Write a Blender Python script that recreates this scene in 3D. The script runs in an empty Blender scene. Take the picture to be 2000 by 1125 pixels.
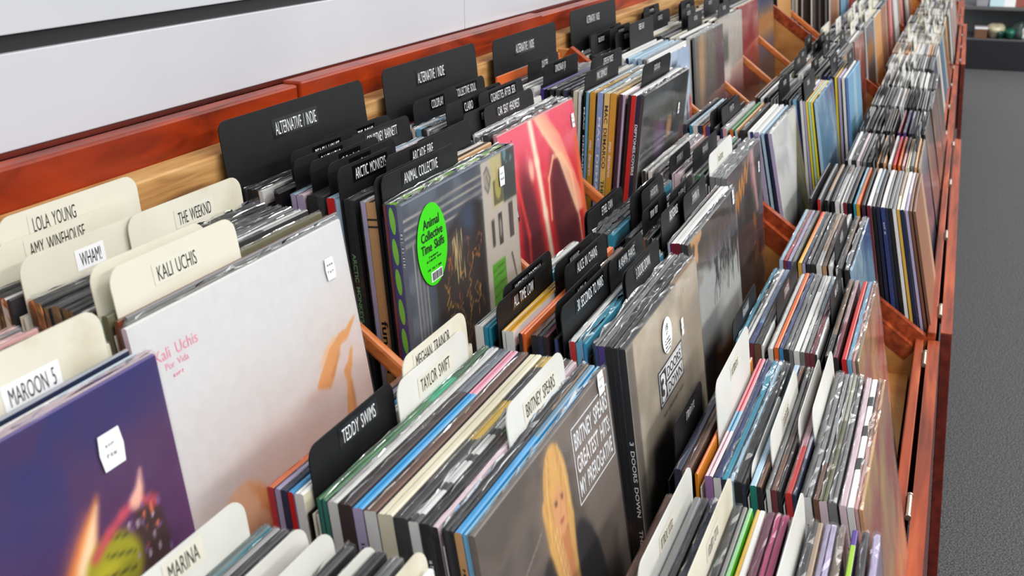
import bpy, bmesh, math, random
import numpy as np
from mathutils import Vector, Matrix

# ------------------------------------------------------------------ camera, world, lamps, exposure
C = bpy.context.scene.collection
scn = bpy.context.scene
EYE = 1.6                                   # camera height above the carpet
cam = bpy.data.cameras.new('camera'); cam_o = bpy.data.objects.new('camera', cam); C.objects.link(cam_o)
cam.sensor_width = 36.0; cam.lens = 36.0*2100/2000.0; cam.clip_start = 0.02
_R = Vector((0.92776459, 0.37316601, 0.0)); _U = Vector((-0.12883158, 0.32030082, 0.93851468)); _F = Vector((-0.35022178, 0.87072069, -0.34523933))
cam_o.matrix_world = Matrix(((_R.x, _U.x, -_F.x, 0), (_R.y, _U.y, -_F.y, 0), (_R.z, _U.z, -_F.z, EYE), (0, 0, 0, 1)))
cam.dof.use_dof = True; cam.dof.focus_distance = 1.32; cam.dof.aperture_fstop = 11.0
scn.camera = cam_o

w = bpy.data.worlds.new('store_ambient'); scn.world = w; w.use_nodes = True
w.node_tree.nodes['Background'].inputs[0].default_value = (0.93, 0.97, 1.0, 1)
w.node_tree.nodes['Background'].inputs[1].default_value = 0.95  # even ambient fill added for the unseen rest of the store

def overhead_lamp(x, y, power, sx=0.6, sy=1.2, z=3.0):
    l = bpy.data.lights.new('fluorescent_and_fill_lamp', 'AREA'); l.shape = 'RECTANGLE'; l.size = sx; l.size_y = sy
    l.energy = power; l.color = (1.0, 0.975, 0.94)
    o = bpy.data.objects.new('fluorescent_and_fill_lamp', l); C.objects.link(o); o.location = (x, y, z)
    return o
for lx, ly, lp in ((0.9, -0.4, 30), (0.9, 1.6, 26), (0.9, 4.0, 26), (0.9, 6.6, 26), (2.6, 0.4, 60), (2.6, 2.8, 55), (2.6, 5.6, 50), (2.6, 9.0, 120), (1.6, 10.4, 60)):  # last lamp is added to brighten the shaded far shelving
    overhead_lamp(lx, ly, lp)

scn.view_settings.view_transform = 'Standard'; scn.view_settings.look = 'None'
scn.view_settings.gamma = 1.0; scn.view_settings.use_curve_mapping = False
scn.view_settings.exposure = -0.12
scn.cycles.transparent_max_bounces = 24
scn.cycles.max_bounces = 8

# ------------------------------------------------------------------ helpers
def lin(c):
    c = np.asarray(c, float)/255.0
    return np.where(c <= 0.04045, c/12.92, ((c+0.055)/1.055)**2.4)

PAL = dict(bk=(22,21,24), dg=(52,50,52), gy=(120,120,120), wh=(226,225,222), cr=(216,208,184), nv=(28,36,66), nvb=(44,62,118), bl=(52,140,196),
    bl2=(40,90,180), lb=(168,196,216), lbl=(132,160,208), sb=(112,172,206), sbl=(96,130,190), tl=(40,140,168), tg=(42,128,112), gn=(58,120,70), lg=(170,206,172), vg=(96,196,30),
    yl=(214,168,64), mu=(206,150,24), cy=(228,196,112), cyel=(228,208,52), am=(214,134,28), rd=(196,40,40), mr=(116,34,48), pk=(214,160,158), hp=(206,76,130), lp=(222,200,206),
    lv=(176,164,196), li=(160,120,172), pu=(70,52,128), dp=(58,38,58), br=(112,74,54), mb=(58,36,36), tn=(196,150,104), ol=(110,108,78), sl=(104,112,128), tp=(104,94,88),
    ma=(150,50,110), pb=(150,164,200), mint=(170,206,172), **{'or': (222,106,48)})
WORD = dict(bk='black', dg='dark grey', gy='grey', wh='white', cr='cream', nv='navy', nvb='blue', bl='sky blue', lb='pale blue', lbl='pale blue', sb='light blue', tl='teal', tg='teal',
    gn='green', lg='mint green', vg='lime green', yl='mustard', mu='yellow', cy='cream', cyel='yellow', am='amber', rd='red', mr='maroon', pk='pink', hp='hot pink', lp='pale pink',
    lv='lilac', li='lilac', pu='purple', dp='plum', br='brown', mb='dark brown', tn='tan', ol='olive', sl='slate grey', tp='brown', pb='pale blue', **{'or': 'orange'})

def mesh_obj(name, verts, faces, mat, parent=None, smooth=False):
    me = bpy.data.meshes.new(name); me.from_pydata([tuple(v) for v in verts], [], faces); me.update()
    for m in (mat if isinstance(mat, (list, tuple)) else [mat]): me.materials.append(m)
    if smooth:
        for p in me.polygons: p.use_smooth = True
    o = bpy.data.objects.new(name, me); C.objects.link(o)
    if parent: o.parent = parent
    return o
def tag(o, label, cat, group=None):
    o['label'] = label; o['category'] = cat
    if group: o['group'] = group
    return o
def empty(name, loc=(0,0,0)):
    o = bpy.data.objects.new(name, None); C.objects.link(o); o.location = loc; o.empty_display_size = 0.05; return o
class MB:
    def __init__(s): s.v = []; s.f = []
    def quadbox(s, P):                       # 8 corners: bottom 4 (ccw), top 4
        n = len(s.v); s.v += [tuple(p) for p in P]
        s.f += [(n+3,n+2,n+1,n), (n+4,n+5,n+6,n+7)] + [(n+i, n+(i+1)%4, n+4+(i+1)%4, n+4+i) for i in range(4)]
    def box(s, x0, x1, y0, y1, z0, z1):
        s.quadbox([(x0,y0,z0),(x1,y0,z0),(x1,y1,z0),(x0,y1,z0),(x0,y0,z1),(x1,y0,z1),(x1,y1,z1),(x0,y1,z1)])
    def prism_y(s, poly, y0, y1):            # polygon in (x, z), extruded along y
        n = len(s.v); k = len(poly)
        s.v += [(p[0], y0, p[1]) for p in poly] + [(p[0], y1, p[1]) for p in poly]
        s.f += [tuple(range(n, n+k)), tuple(range(n+2*k-1, n+k-1, -1))] + [(n+(i+1)%k, n+i, n+k+i, n+k+(i+1)%k) for i in range(k)]
    def tube(s, a, b, r, seg=10):
        a = Vector(a); b = Vector(b); d = (b-a).normalized(); u = d.orthogonal().normalized(); v = d.cross(u); n = len(s.v)
        for P in (a, b):
            for i in range(seg):
                t = 2*math.pi*i/seg; s.v.append(tuple(P + (u*math.cos(t)+v*math.sin(t))*r))
        s.f += [(n+i, n+(i+1)%seg, n+seg+(i+1)%seg, n+seg+i) for i in range(seg)] + [tuple(range(n+seg-1, n-1, -1)), tuple(range(n+seg, n+2*seg))]
    def build(s, name, mat, parent=None, bevel=0.0):
        o = mesh_obj(name, s.v, s.f, mat, parent)
        bm = bmesh.new(); bm.from_mesh(o.data); bmesh.ops.recalc_face_normals(bm, faces=bm.faces); bm.to_mesh(o.data); bm.free()
        if bevel:
            md = o.modifiers.new('bevel', 'BEVEL'); md.width = bevel; md.segments = 2; md.limit_method = 'ANGLE'
        return o

# ------------------------------------------------------------------ materials
def new_mat(name):
    m = bpy.data.materials.new(name); m.use_nodes = True
    nt = m.node_tree; b = nt.nodes['Principled BSDF']; return m, nt, b
def plain(name, rgb, rough=0.5, metal=0.0, spec=0.5):
    m, nt, b = new_mat(name); c = lin(rgb)
    b.inputs['Base Color'].default_value = (*c, 1); b.inputs['Roughness'].default_value = rough; b.inputs['Metallic'].default_value = metal
    b.inputs['Specular IOR Level'].default_value = spec; return m
def noisy(name, stops, scale, rough=0.5, detail=6, stretch=(1,1,1), spec=0.5, bump=0.0, distort=0.0):
    m, nt, b = new_mat(name); N = nt.nodes; L = nt.links
    tc = N.new('ShaderNodeTexCoord'); mp = N.new('ShaderNodeMapping'); mp.inputs['Scale'].default_value = stretch
    nz = N.new('ShaderNodeTexNoise'); nz.inputs['Scale'].default_value = scale; nz.inputs['Detail'].default_value = detail; nz.inputs['Distortion'].default_value = distort
    cr = N.new('ShaderNodeValToRGB'); e = cr.color_ramp.elements
    while len(e) < len(stops): e.new(0.5)
    for i, (p, c) in enumerate(stops): e[i].position = p; e[i].color = (*lin(c), 1)
    L.new(tc.outputs['Object'], mp.inputs[0]); L.new(mp.outputs[0], nz.inputs['Vector']); L.new(nz.outputs['Fac'], cr.inputs[0]); L.new(cr.outputs[0], b.inputs['Base Color'])
    b.inputs['Roughness'].default_value = rough; b.inputs['Specular IOR Level'].default_value = spec
    if bump:
        bp = N.new('ShaderNodeBump'); bp.inputs['Strength'].default_value = bump; bp.inputs['Distance'].default_value = 0.002
        L.new(nz.outputs['Fac'], bp.inputs['Height']); L.new(bp.outputs[0], b.inputs['Normal'])
    return m
M = {}
M['red_wood'] = noisy('stained_red_wood', [(0.28,(72,20,8)), (0.44,(136,42,12)), (0.6,(164,54,14)), (0.8,(186,78,24))], 9, 0.36, 8, (2.5,0.6,2.5), bump=0.1, distort=0.8, spec=0.3)
M['front_wood'] = noisy('stained_front_wood', [(0.28,(84,32,16)), (0.5,(146,60,28)), (0.75,(180,88,46))], 10, 0.5, 8, (5,0.35,5), bump=0.12, distort=0.4, spec=0.2)
M['flap_wood'] = noisy('dark_red_flap_wood', [(0.25,(66,20,14)), (0.5,(96,32,22)), (0.8,(122,46,30))], 10, 0.35, 8, (4,0.35,4), bump=0.1)
M['raw_wood'] = noisy('raw_pine', [(0.28,(110,70,34)), (0.42,(172,122,66)), (0.56,(196,148,88)), (0.78,(214,176,122))], 9, 0.6, 8, (3,0.5,6), bump=0.1, distort=1.2)
M['ply'] = noisy('tan_plywood', [(0.3,(176,112,56)), (0.7,(206,144,78))], 14, 0.45, 4, (1,1,2))
M['dowel'] = noisy('orange_dowel', [(0.3,(176,92,40)), (0.7,(214,128,64))], 20, 0.4, 4, (1,4,4))
M['carpet'] = noisy('charcoal_carpet', [(0.36,(34,34,36)), (0.5,(74,74,76)), (0.64,(118,118,120))], 260, 0.95, 3, spec=0.1, bump=0.6)
M['panel'] = noisy('white_laminate', [(0.35,(196,197,203)), (0.7,(206,207,212))], 3, 0.2, 3)
M['wall'] = plain('painted_wall', (214,216,218), 0.7)
M['rubber'] = plain('black_rubber', (16,16,18), 0.5)
M['steel'] = plain('worn_steel', (176,170,156), 0.35, 0.9)
M['card_b'] = noisy('black_card_plastic', [(0.3,(15,15,17)), (0.7,(21,21,23))], 60, 0.5, 3, spec=0.25)
M['card_w'] = noisy('cream_card_plastic', [(0.22,(184,174,146)), (0.4,(213,208,190)), (0.7,(221,218,203))], 9, 0.45, 6)
M['card_n'] = noisy('white_card_plastic', [(0.2,(200,200,192)), (0.6,(218,218,213))], 9, 0.45, 6)
M['label_b'] = plain('black_label_strip', (8,8,9), 0.2)
M['label_w'] = plain('white_label_strip', (238,238,240), 0.35)
M['label_c'] = plain('off_white_label_strip', (217,213,198), 0.42)
M['ink_w'] = plain('white_lettering', (232,234,236), 0.5)
M['ink_k'] = plain('black_lettering', (24,24,26), 0.5)
M['sticker'] = plain('white_price_sticker', (240,241,244), 0.5)
M['green'] = plain('green_sticker', (60,214,14), 0.4)
def ink(name, rgb): 
    M[name] = plain(name, rgb, 0.45); return M[name]
ink('ink_pink', (232,140,164)); ink('ink_orange', (222,138,30)); ink('ink_grey', (150,150,150)); ink('ink_green', (120,170,120)); ink('ink_dark', (46,44,42))
def printed():
    m, nt, b = new_mat('printed_cardboard'); N = nt.nodes; L = nt.links
    a = N.new('ShaderNodeAttribute'); a.attribute_name = 'print'
    nz = N.new('ShaderNodeTexNoise'); nz.inputs['Scale'].default_value = 90; nz.inputs['Detail'].default_value = 4
    tc = N.new('ShaderNodeTexCoord'); L.new(tc.outputs['Object'], nz.inputs['Vector'])
    mx = N.new('ShaderNodeMix'); mx.data_type = 'RGBA'; mx.blend_type = 'MULTIPLY'; mx.inputs['Factor'].default_value = 0.12
    L.new(a.outputs['Color'], mx.inputs[6]); L.new(nz.outputs['Fac'], mx.inputs[7]); L.new(mx.outputs[2], b.inputs['Base Color'])
    b.inputs['Roughness'].default_value = 0.36
    return m
M['print'] = printed()
def plastic(nm, bump, ior):
    m = bpy.data.materials.new(nm); m.use_nodes = True; nt = m.node_tree; N = nt.nodes; L = nt.links; N.clear()
    out = N.new('ShaderNodeOutputMaterial'); tr = N.new('ShaderNodeBsdfTransparent'); gl = N.new('ShaderNodeBsdfGlossy'); df = N.new('ShaderNodeBsdfDiffuse')
    gl.inputs['Roughness'].default_value = 0.09; gl.inputs['Color'].default_value = (1,1,1,1); df.inputs['Color'].default_value = (0.86,0.87,0.88,1)
    fr = N.new('ShaderNodeFresnel'); fr.inputs['IOR'].default_value = ior
    tc = N.new('ShaderNodeTexCoord'); nz = N.new('ShaderNodeTexNoise'); nz.inputs['Scale'].default_value = 26; nz.inputs['Detail'].default_value = 3; nz.inputs['Distortion'].default_value = 0.8
    bp = N.new('ShaderNodeBump'); bp.inputs['Strength'].default_value = bump; bp.inputs['Distance'].default_value = 0.004
    L.new(tc.outputs['Object'], nz.inputs['Vector']); L.new(nz.outputs['Fac'], bp.inputs['Height'])
    L.new(bp.outputs[0], gl.inputs['Normal']); L.new(bp.outputs[0], fr.inputs['Normal'])
    m1 = N.new('ShaderNodeMixShader'); m2 = N.new('ShaderNodeMixShader'); m1.inputs[0].default_value = 0.022
    L.new(tr.outputs[0], m1.inputs[1]); L.new(df.outputs[0], m1.inputs[2]); L.new(fr.outputs[0], m2.inputs[0]); L.new(m1.outputs[0], m2.inputs[1]); L.new(gl.outputs[0], m2.inputs[2])
    L.new(m2.outputs[0], out.inputs[0]); return m
M['plastic'] = plastic('clear_plastic', 0.22, 1.27); M['plastic_flat'] = plastic('clear_tight_plastic', 0.1, 1.18)

# ------------------------------------------------------------------ lettering
_tc = {}
def text_mesh(body, height, width=None, bold=False):
    """flat lettering, origin at its centre, x right / y up, cap height = height, squeezed to width"""
    body = body.replace(' ', ' \u2009'); key = (body, bold)
    if key not in _tc:
        cu = bpy.data.curves.new('lettering', 'FONT'); cu.body = body; cu.size = 1.0; cu.align_x = 'CENTER'; cu.resolution_u = 3; cu.offset = 0.018 if bold else -0.004
        o = bpy.data.objects.new('lettering', cu); C.objects.link(o)
        dg = bpy.context.evaluated_depsgraph_get(); me = bpy.data.meshes.new_from_object(o.evaluated_get(dg))
        n = len(me.vertices); co = np.zeros(n*3); me.vertices.foreach_get('co', co); co = co.reshape(-1, 3)
        fs = [tuple(p.vertices) for p in me.polygons]
        bpy.data.objects.remove(o); bpy.data.curves.remove(cu); bpy.data.meshes.remove(me)
        co[:, 0] -= (co[:, 0].min()+co[:, 0].max())/2
        _tc[key] = (co, fs)
    co, fs = _tc[key]; co = co.copy()
    cap = 0.715; w0 = co[:, 0].max()-co[:, 0].min()
    co[:, 1] = (co[:, 1]-cap/2)*(height/cap)
    co[:, 0] *= (width/w0) if width else height/cap
    return co, fs
def scribble(rng, height, width, n=8):
    """unreadable small print: short upright strokes"""
    v = []; f = []; x = -width/2
    while x < width/2-0.001:
        wd = rng.uniform(0.0014, 0.0032); h = height*rng.uniform(0.75, 1.0); y0 = -height/2
        for a, b, c, d in ((x, x+0.0009, y0, y0+h), (x, x+wd, y0+h-0.0011, y0+h)) + (((x, x+wd, y0, y0+0.0011),) if rng.random() < 0.5 else ()):
            k = len(v); v += [(a,c,0),(b,c,0),(b,d,0),(a,d,0)]; f.append((k,k+1,k+2,k+3))
        x += wd + rng.uniform(0.0008, 0.002)
        if rng.random() < 0.12: x += 0.003
    return np.array(v, float), f
def on_cover(co, x, y, z, slant=0.0):          # letters lying on a face looking along +x
    return [(x, y+p[0], z+p[1]+slant*p[0]) for p in co]
def on_spine(co, y, x, z):                      # letters reading downwards on a face looking along -y
    return [(x+p[1], y, z-p[0]) for p in co]
def letters(name, placed, faces, mat, parent): return mesh_obj(name, placed, faces, mat, parent)
# ------------------------------------------------------------------ printed cover pictures (u: near -> far, v: top -> bottom)
def vnoise(U, V, fu, fv, seed, octv=4):
    out = np.zeros_like(U); amp = 1.0; tot = 0
    for o in range(octv):
        g = np.random.RandomState(seed+o).rand(int(fv)+3, int(fu)+3)
        x = np.clip(U, 0, 1)*fu; y = np.clip(V, 0, 1)*fv; i = np.floor(x).astype(int); j = np.floor(y).astype(int); a = x-i; b = y-j; a = a*a*(3-2*a); b = b*b*(3-2*b)
        out += amp*((g[j,i]*(1-a)+g[j,i+1]*a)*(1-b) + (g[j+1,i]*(1-a)+g[j+1,i+1]*a)*b); tot += amp; amp *= 0.5; fu *= 2; fv *= 2
    return out/tot
def mixc(A, c, k): return A*(1-k[..., None]) + np.asarray(c, float)*k[..., None]
def sm(x, a, b): t = np.clip((x-a)/(b-a), 0, 1); return t*t*(3-2*t)
def segd(U, V, p, q):
    p = np.array(p, float); q = np.array(q, float); d = q-p; t = np.clip(((U-p[0])*d[0]+(V-p[1])*d[1])/(d@d), 0, 1)
    return np.hypot(U-p[0]-t*d[0], V-p[1]-t*d[1]), t
def line(A, U, V, pts, r, c, soft=0.004, r2=None):
    n = len(pts)-1
    for i in range(n):
        d, t = segd(U, V, pts[i], pts[i+1]); ra = r if r2 is None else r+(r2-r)*((i+t)/n)
        A = mixc(A, c, 1-sm(d, ra-soft, ra+soft))
    return A
def ell(U, V, u, v, a, b, rot=0.0):
    c, s = math.cos(rot), math.sin(rot); x = (U-u)*c+(V-v)*s; y = -(U-u)*s+(V-v)*c
    return np.hypot(x/a, y/b)
def limb(A, U, V, pts, rad, c, soft=0.004):
    D = np.full(U.shape, 9.0)
    for i in range(len(pts)-1):
        d, t = segd(U, V, pts[i], pts[i+1]); D = np.minimum(D, d-(rad[i]+(rad[i+1]-rad[i])*t))
    return mixc(A, c, 1-sm(D, -soft, soft))
def blob(A, U, V, u, v, a, b, c, soft=0.08, rot=0.0): return mixc(A, c, 1-sm(ell(U, V, u, v, a, b, rot), 1-soft, 1+soft))
def rect(A, U, V, u0, u1, v0, v1, c, soft=0.003):
    return mixc(A, c, sm(U, u0-soft, u0+soft)*(1-sm(U, u1-soft, u1+soft))*sm(V, v0-soft, v0+soft)*(1-sm(V, v1-soft, v1+soft)))
def flat(U, c): return np.ones(U.shape+(3,))*np.asarray(c, float)
def art(name, U, V):
    n1 = vnoise(U, V, 5, 5, 11); n2 = vnoise(U, V, 14, 14, 31); R = random.Random(name)
    if name == 'fire':
        A = mixc(flat(U, (34,32,104)), (92,44,96), sm(V+U*0.25+n1*0.3, 0.25, 0.75)); A = mixc(A, (74,36,84), sm(n1, 0.4, 0.7)*0.5)
        A = limb(A, U, V, [(0.585,0.47),(0.625,0.38),(0.66,0.31),(0.70,0.25)], [0.05,0.04,0.03,0.01], (150,84,92), 0.03)
        A = limb(A, U, V, [(0.60,0.46),(0.645,0.37),(0.69,0.30),(0.74,0.222)], [0.05,0.038,0.026,0.003], (236,140,70), 0.016); A = limb(A, U, V, [(0.64,0.42),(0.672,0.35),(0.705,0.29),(0.735,0.24)], [0.03,0.026,0.014,0.002], (255,226,184), 0.014)
        A = blob(A, U, V, 0.868, 0.40, 0.050, 0.115, (66,38,40), 0.10+0.15*n2)
        A = blob(A, U, V, 0.745, 0.40, 0.085, 0.085, (170,166,24), 0.10+0.15*n2); A = blob(A, U, V, 0.72, 0.43, 0.05, 0.055, (208,198,40), 0.5)
        for a, b, c, d in ((0.75,0.325,0.80,0.345),(0.73,0.36,0.81,0.39),(0.70,0.40,0.80,0.425)): A = line(A, U, V, [(a,b),(c,d)], 0.003, (70,80,20))
        A = line(A, U, V, [(0.70,0.345),(0.75,0.315),(0.80,0.295),(0.85,0.285),(0.90,0.315)], 0.010, (214,80,100), 0.014); A = limb(A, U, V, [(0.845,0.285),(0.862,0.265),(0.876,0.225)], [0.02,0.013,0.003], (246,190,170), 0.01)
        for k in range(26): A = blob(A, U, V, R.uniform(0.80,0.92), R.uniform(0.29,0.48), R.uniform(0.003,0.006), R.uniform(0.004,0.009), R.choice(((190,170,190),(150,60,60),(120,90,150),(230,120,90))), 0.4)
        return A
    if name == 'white':
        A = mixc(flat(U, (213,213,214)), (218,190,180), sm(V*0.9+U*0.15+(n1-0.5)*0.3, 0.25, 0.85)); A = mixc(A, (206,196,192), sm(V, 0.6, 1.0)*0.4)
        sk = (222,162,104); sd = (196,132,78)
        A = limb(A, U, V, [(0.735,0.468),(0.775,0.435),(0.815,0.392),(0.862,0.362),(0.892,0.352)], [0.036,0.036,0.029,0.017,0.014], sk); A = limb(A, U, V, [(0.878,0.362),(0.905,0.360),(0.93,0.345),(0.958,0.329),(0.972,0.322)], [0.014,0.015,0.012,0.008,0.004], sk)
        A = limb(A, U, V, [(0.74,0.40),(0.79,0.365),(0.84,0.345)], [0.004,0.006,0.003], (236,186,134), 0.012); A = limb(A, U, V, [(0.79,0.455),(0.85,0.40)], [0.006,0.003], sd, 0.012)
        d, t = segd(U, V, (0.66,0.475), (0.80,0.525)); A = mixc(A, (216,200,194), 1-sm(d, 0.022, 0.026))
        A = limb(A, U, V, [(0.922,0.412),(0.908,0.436),(0.895,0.458),(0.873,0.474)], [0.006,0.011,0.015,0.019], sk); A = limb(A, U, V, [(0.876,0.478),(0.874,0.52),(0.864,0.56),(0.848,0.63),(0.838,0.72)], [0.016,0.015,0.021,0.027,0.029], sk)
        A = limb(A, U, V, [(0.885,0.52),(0.882,0.58),(0.872,0.66)], [0.004,0.006,0.006], sd, 0.012)
        bl = (232,190,156); k = (1-sm(ell(U, V, 0.262, 0.67, 0.118, 0.115), 0.9, 1.05)); A = mixc(A, bl, k)
        A = mixc(A, (206,130,62), k*sm(U, 0.27, 0.36)*sm(n2, 0.45, 0.62)*0.8); A = mixc(A, (226,170,124), k*sm(n1, 0.5, 0.7)*0.5)
        return A
    if name == 'collage':
        A = mixc(flat(U, (78,84,96)), (100,106,118), sm(n2, 0.35, 0.7))
        for k, v in enumerate((0.055, 0.085, 0.115, 0.145)): A = line(A, U, V, [(0,v),(0.3,v-0.004),(0.66,v-0.01)], 0.004, (176,168,160))
        for k, u in enumerate((0.055, 0.08, 0.105, 0.13)): A = line(A, U, V, [(u,0.15),(u+0.004,1)], 0.004, (168,160,152))
        d = sm(U, 0.18, 0.22)*(1-sm(U, 0.63, 0.655))*sm(V, 0.15+0.05*np.sin(U*9), 0.19+0.05*np.sin(U*9)); A = mixc(A, (54,44,44), d); A = mixc(A, (62,72,96), d*(1-sm(V+n1*0.1, 0.22, 0.32))*sm(U, 0.36, 0.5))
        A = mixc(A, (44,32,32), d*sm(U, 0.52, 0.6))
        for k in range(34):
            u, v = R.uniform(0.24, 0.60), R.uniform(0.2, 0.66); P = [(u, v)]
            for s_ in range(5): u = min(max(u+R.uniform(-0.035,0.035), 0.2), 0.62); v += R.uniform(-0.03, 0.05); P.append((u, v))
            A = line(A, U, V, P, 0.0018, R.choice(((214,160,60),(196,120,50),(170,90,60),(206,150,80))), 0.0028)
        for k in range(10):
            u = R.uniform(0.34, 0.44); A = line(A, U, V, [(u,0.19+R.uniform(0,0.04)),(u+0.01,0.30+R.uniform(0,0.1))], 0.002, (214,190,130), 0.003)
        A = rect(A, U, V, 0.655, 1.0, 0.0, 1.0, (196,186,174)); A = rect(A, U, V, 0.745, 0.86, 0.0, 0.21, (196,184,138)); A = rect(A, U, V, 0.76, 0.86, 0.10, 0.20, (110,104,70)); A = blob(A, U, V, 0.81, 0.13, 0.03, 0.05, (176,166,96), 0.2); A = line(A, U, V, [(0.80,0.06),(0.82,0.1)], 0.006, (180,170,110))
        A = rect(A, U, V, 0.86, 1.0, 0.0, 0.21, (70,74,72)); A = mixc(A, (104,150,156), sm(n2, 0.5, 0.55)*sm(U, 0.865, 0.89)*(1-sm(V, 0.18, 0.21)))
        A = blob(A, U, V, 0.71, 0.08, 0.033, 0.055, (170,160,148), 0.1); A = line(A, U, V, [(0.68,0.05),(0.71,0.03),(0.74,0.08),(0.71,0.13),(0.68,0.1)], 0.0025, (60,54,50)); A = line(A, U, V, [(0.7,0.06),(0.72,0.1)], 0.002, (60,54,50))
        A = rect(A, U, V, 0.72, 0.75, 0.25, 0.36, (66,58,56)); A = rect(A, U, V, 0.79, 0.83, 0.24, 0.37, (58,52,50)); A = blob(A, U, V, 0.81, 0.30, 0.012, 0.04, (150,140,130), 0.3); A = rect(A, U, V, 0.9, 0.95, 0.22, 0.37, (84,70,68))
        A = rect(A, U, V, 0.70, 0.84, 0.43, 0.70, (96,168,44))
        for v in (0.46, 0.49, 0.53, 0.57): A = line(A, U, V, [(0.71,v),(0.83,v-0.01)], 0.0025, (50,90,30))
        A = line(A, U, V, [(0.93,0.5),(0.91,0.44),(0.95,0.56)], 0.006, (70,60,56)); return A
    if name == 'red':
        A = mixc(flat(U, (232,92,116)), (214,28,38), sm(V+n1*0.2, 0.1, 0.6)); A = mixc(A, (240,150,170), sm(n1, 0.5, 0.8)*(1-sm(V, 0.1, 0.4))*0.7)
        A = blob(A, U, V, 0.24, 0.55, 0.12, 0.34, (104,22,38), 0.35); A = blob(A, U, V, 0.70, 0.56, 0.17, 0.36, (96,20,36), 0.25, -0.12)
        A = line(A, U, V, [(0.385,0.0),(0.41,0.2),(0.43,0.45),(0.46,1.0)], 0.026, (250,232,206), 0.022)
        for k in range(7): A = line(A, U, V, [(0.43+0.02*k,-0.02),(0.53+0.035*k,0.08+0.01*k),(0.70+0.03*k,0.24+0.02*k),(0.86+0.02*k,0.55)], 0.010, (250,214-8*k,176-6*k), 0.012)
        A = line(A, U, V, [(0.50,0.50),(0.53,0.31),(0.62,0.22),(0.74,0.23),(0.84,0.35),(0.88,0.6),(0.88,0.9)], 0.009, (252,206,160), 0.012)
        A = blob(A, U, V, 0.33, 0.22, 0.03, 0.05, (248,190,170), 0.6); A = line(A, U, V, [(0.98,0.2),(0.97,1.0)], 0.03, (232,110,60), 0.03)
        A = line(A, U, V, [(0.12,0.1),(0.2,0.5),(0.1,1)], 0.012, (244,70,60), 0.02); return A
    if name == 'blonde':
        A = mixc(flat(U, (92,82,76)), (124,112,104), sm(n1+0.3*U, 0.35, 0.8)); A = mixc(A, (72,64,62), sm(n1, 0.5, 0.75)*(1-sm(U, 0.25, 0.45))*0.6)
        A = line(A, U, V, [(0.0,0.42),(0.2,0.26),(0.36,0.2)], 0.0025, (160,150,140))
        dk = (44,42,48); A = blob(A, U, V, 0.36, 0.56, 0.15, 0.28, dk, 0.08, 0.25); A = blob(A, U, V, 0.66, 0.60, 0.13, 0.29, dk, 0.06, -0.2)
        hair = (222,176,104); A = blob(A, U, V, 0.49, 0.155, 0.088, 0.142, hair, 0.06); A = line(A, U, V, [(0.415,0.16),(0.43,0.28),(0.47,0.42),(0.50,0.62)], 0.034, hair, 0.01); A = line(A, U, V, [(0.56,0.16),(0.565,0.27),(0.55,0.42),(0.57,0.62)], 0.024, hair, 0.01)
        A = line(A, U, V, [(0.50,0.3),(0.505,0.38),(0.52,0.6)], 0.04, (206,140,92), 0.012); sk = (222,166,118)
        A = blob(A, U, V, 0.50, 0.20, 0.052, 0.088, sk, 0.06); A = blob(A, U, V, 0.465, 0.10, 0.045, 0.08, hair, 0.25, 0.5); A = blob(A, U, V, 0.53, 0.10, 0.04, 0.08, hair, 0.25, -0.5)
        for u in (0.478, 0.525): A = blob(A, U, V, u, 0.182, 0.011, 0.007, (96,64,48), 0.3); A = line(A, U, V, [(u-0.014,0.170),(u+0.012,0.168)], 0.002, (150,104,66))
        A = line(A, U, V, [(0.503,0.185),(0.506,0.215),(0.498,0.219)], 0.002, (190,130,88)); A = blob(A, U, V, 0.503, 0.245, 0.017, 0.007, (184,104,88), 0.3)
        for k in range(16): u = 0.41+0.01*k; A = line(A, U, V, [(u*0.6+0.2,0.03),(u,0.12),(u+0.002*(k-8),0.26)], 0.0022, R.choice(((240,204,138),(198,146,80),(234,192,120))), 0.004) if (k < 5 or k > 11) else A
        for k in range(8): u = 0.43+0.006*k; A = line(A, U, V, [(u,0.25),(u+0.03,0.4),(u+0.07,0.62)], 0.0024, R.choice(((238,200,136),(194,142,82))), 0.004)
        return A
    if name == 'logo':
        A = mixc(flat(U, (196,184,166)), (164,152,136), sm(n1+0.25*V, 0.35, 0.8)); A = mixc(A, (150,128,104), sm(V+0.2*(n1-0.5)+0.1*np.sin((U+V)*26), 0.55, 1.0)); A = mixc(A, (176,158,134), sm(n2, 0.5, 0.7)*0.4)
        A = rect(A, U, V, 0.0, 0.075, 0.0, 1.0, (112,104,96)); return A
    if name == 'tree':
        A = mixc(flat(U, (176,178,176)), (206,208,206), sm(V, 0.2, 0.5)); A = mixc(A, (96,82,70), sm(1-V-0.25*U+0.25*n2, 0.82, 1.0)); A = mixc(A, (58,50,46), (1-sm(V+0.2*n2-0.22*U, 0.10, 0.26))); A = mixc(A, (206,160,110), sm(n2, 0.52, 0.66)*(1-sm(V, 0.10, 0.26))*(1-sm(U, 0.2, 0.5)))
        A = mixc(A, (140,124,104), sm(V+0.2*U+0.1*n1, 0.7, 1.05)); A = line(A, U, V, [(0.04,0.22),(0.05,0.5),(0.10,1.0)], 0.03, (50,48,48), 0.01)
        for k in range(30):
            u = R.uniform(0.42, 1.0); v = R.uniform(0.05, 0.15); P = [(u, v)]
            for s_ in range(5): u += R.uniform(-0.06, 0.05); v += R.uniform(0.03, 0.075); P.append((u, v))
            A = line(A, U, V, P, 0.008, (30,27,27), 0.004, 0.0016)
        for k in range(3): A = line(A, U, V, [(0.75+0.1*k,0.02),(0.78+0.09*k,0.2),(0.72+0.12*k,0.42)], 0.018, (28,25,25), 0.006, 0.005)
        return A
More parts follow.
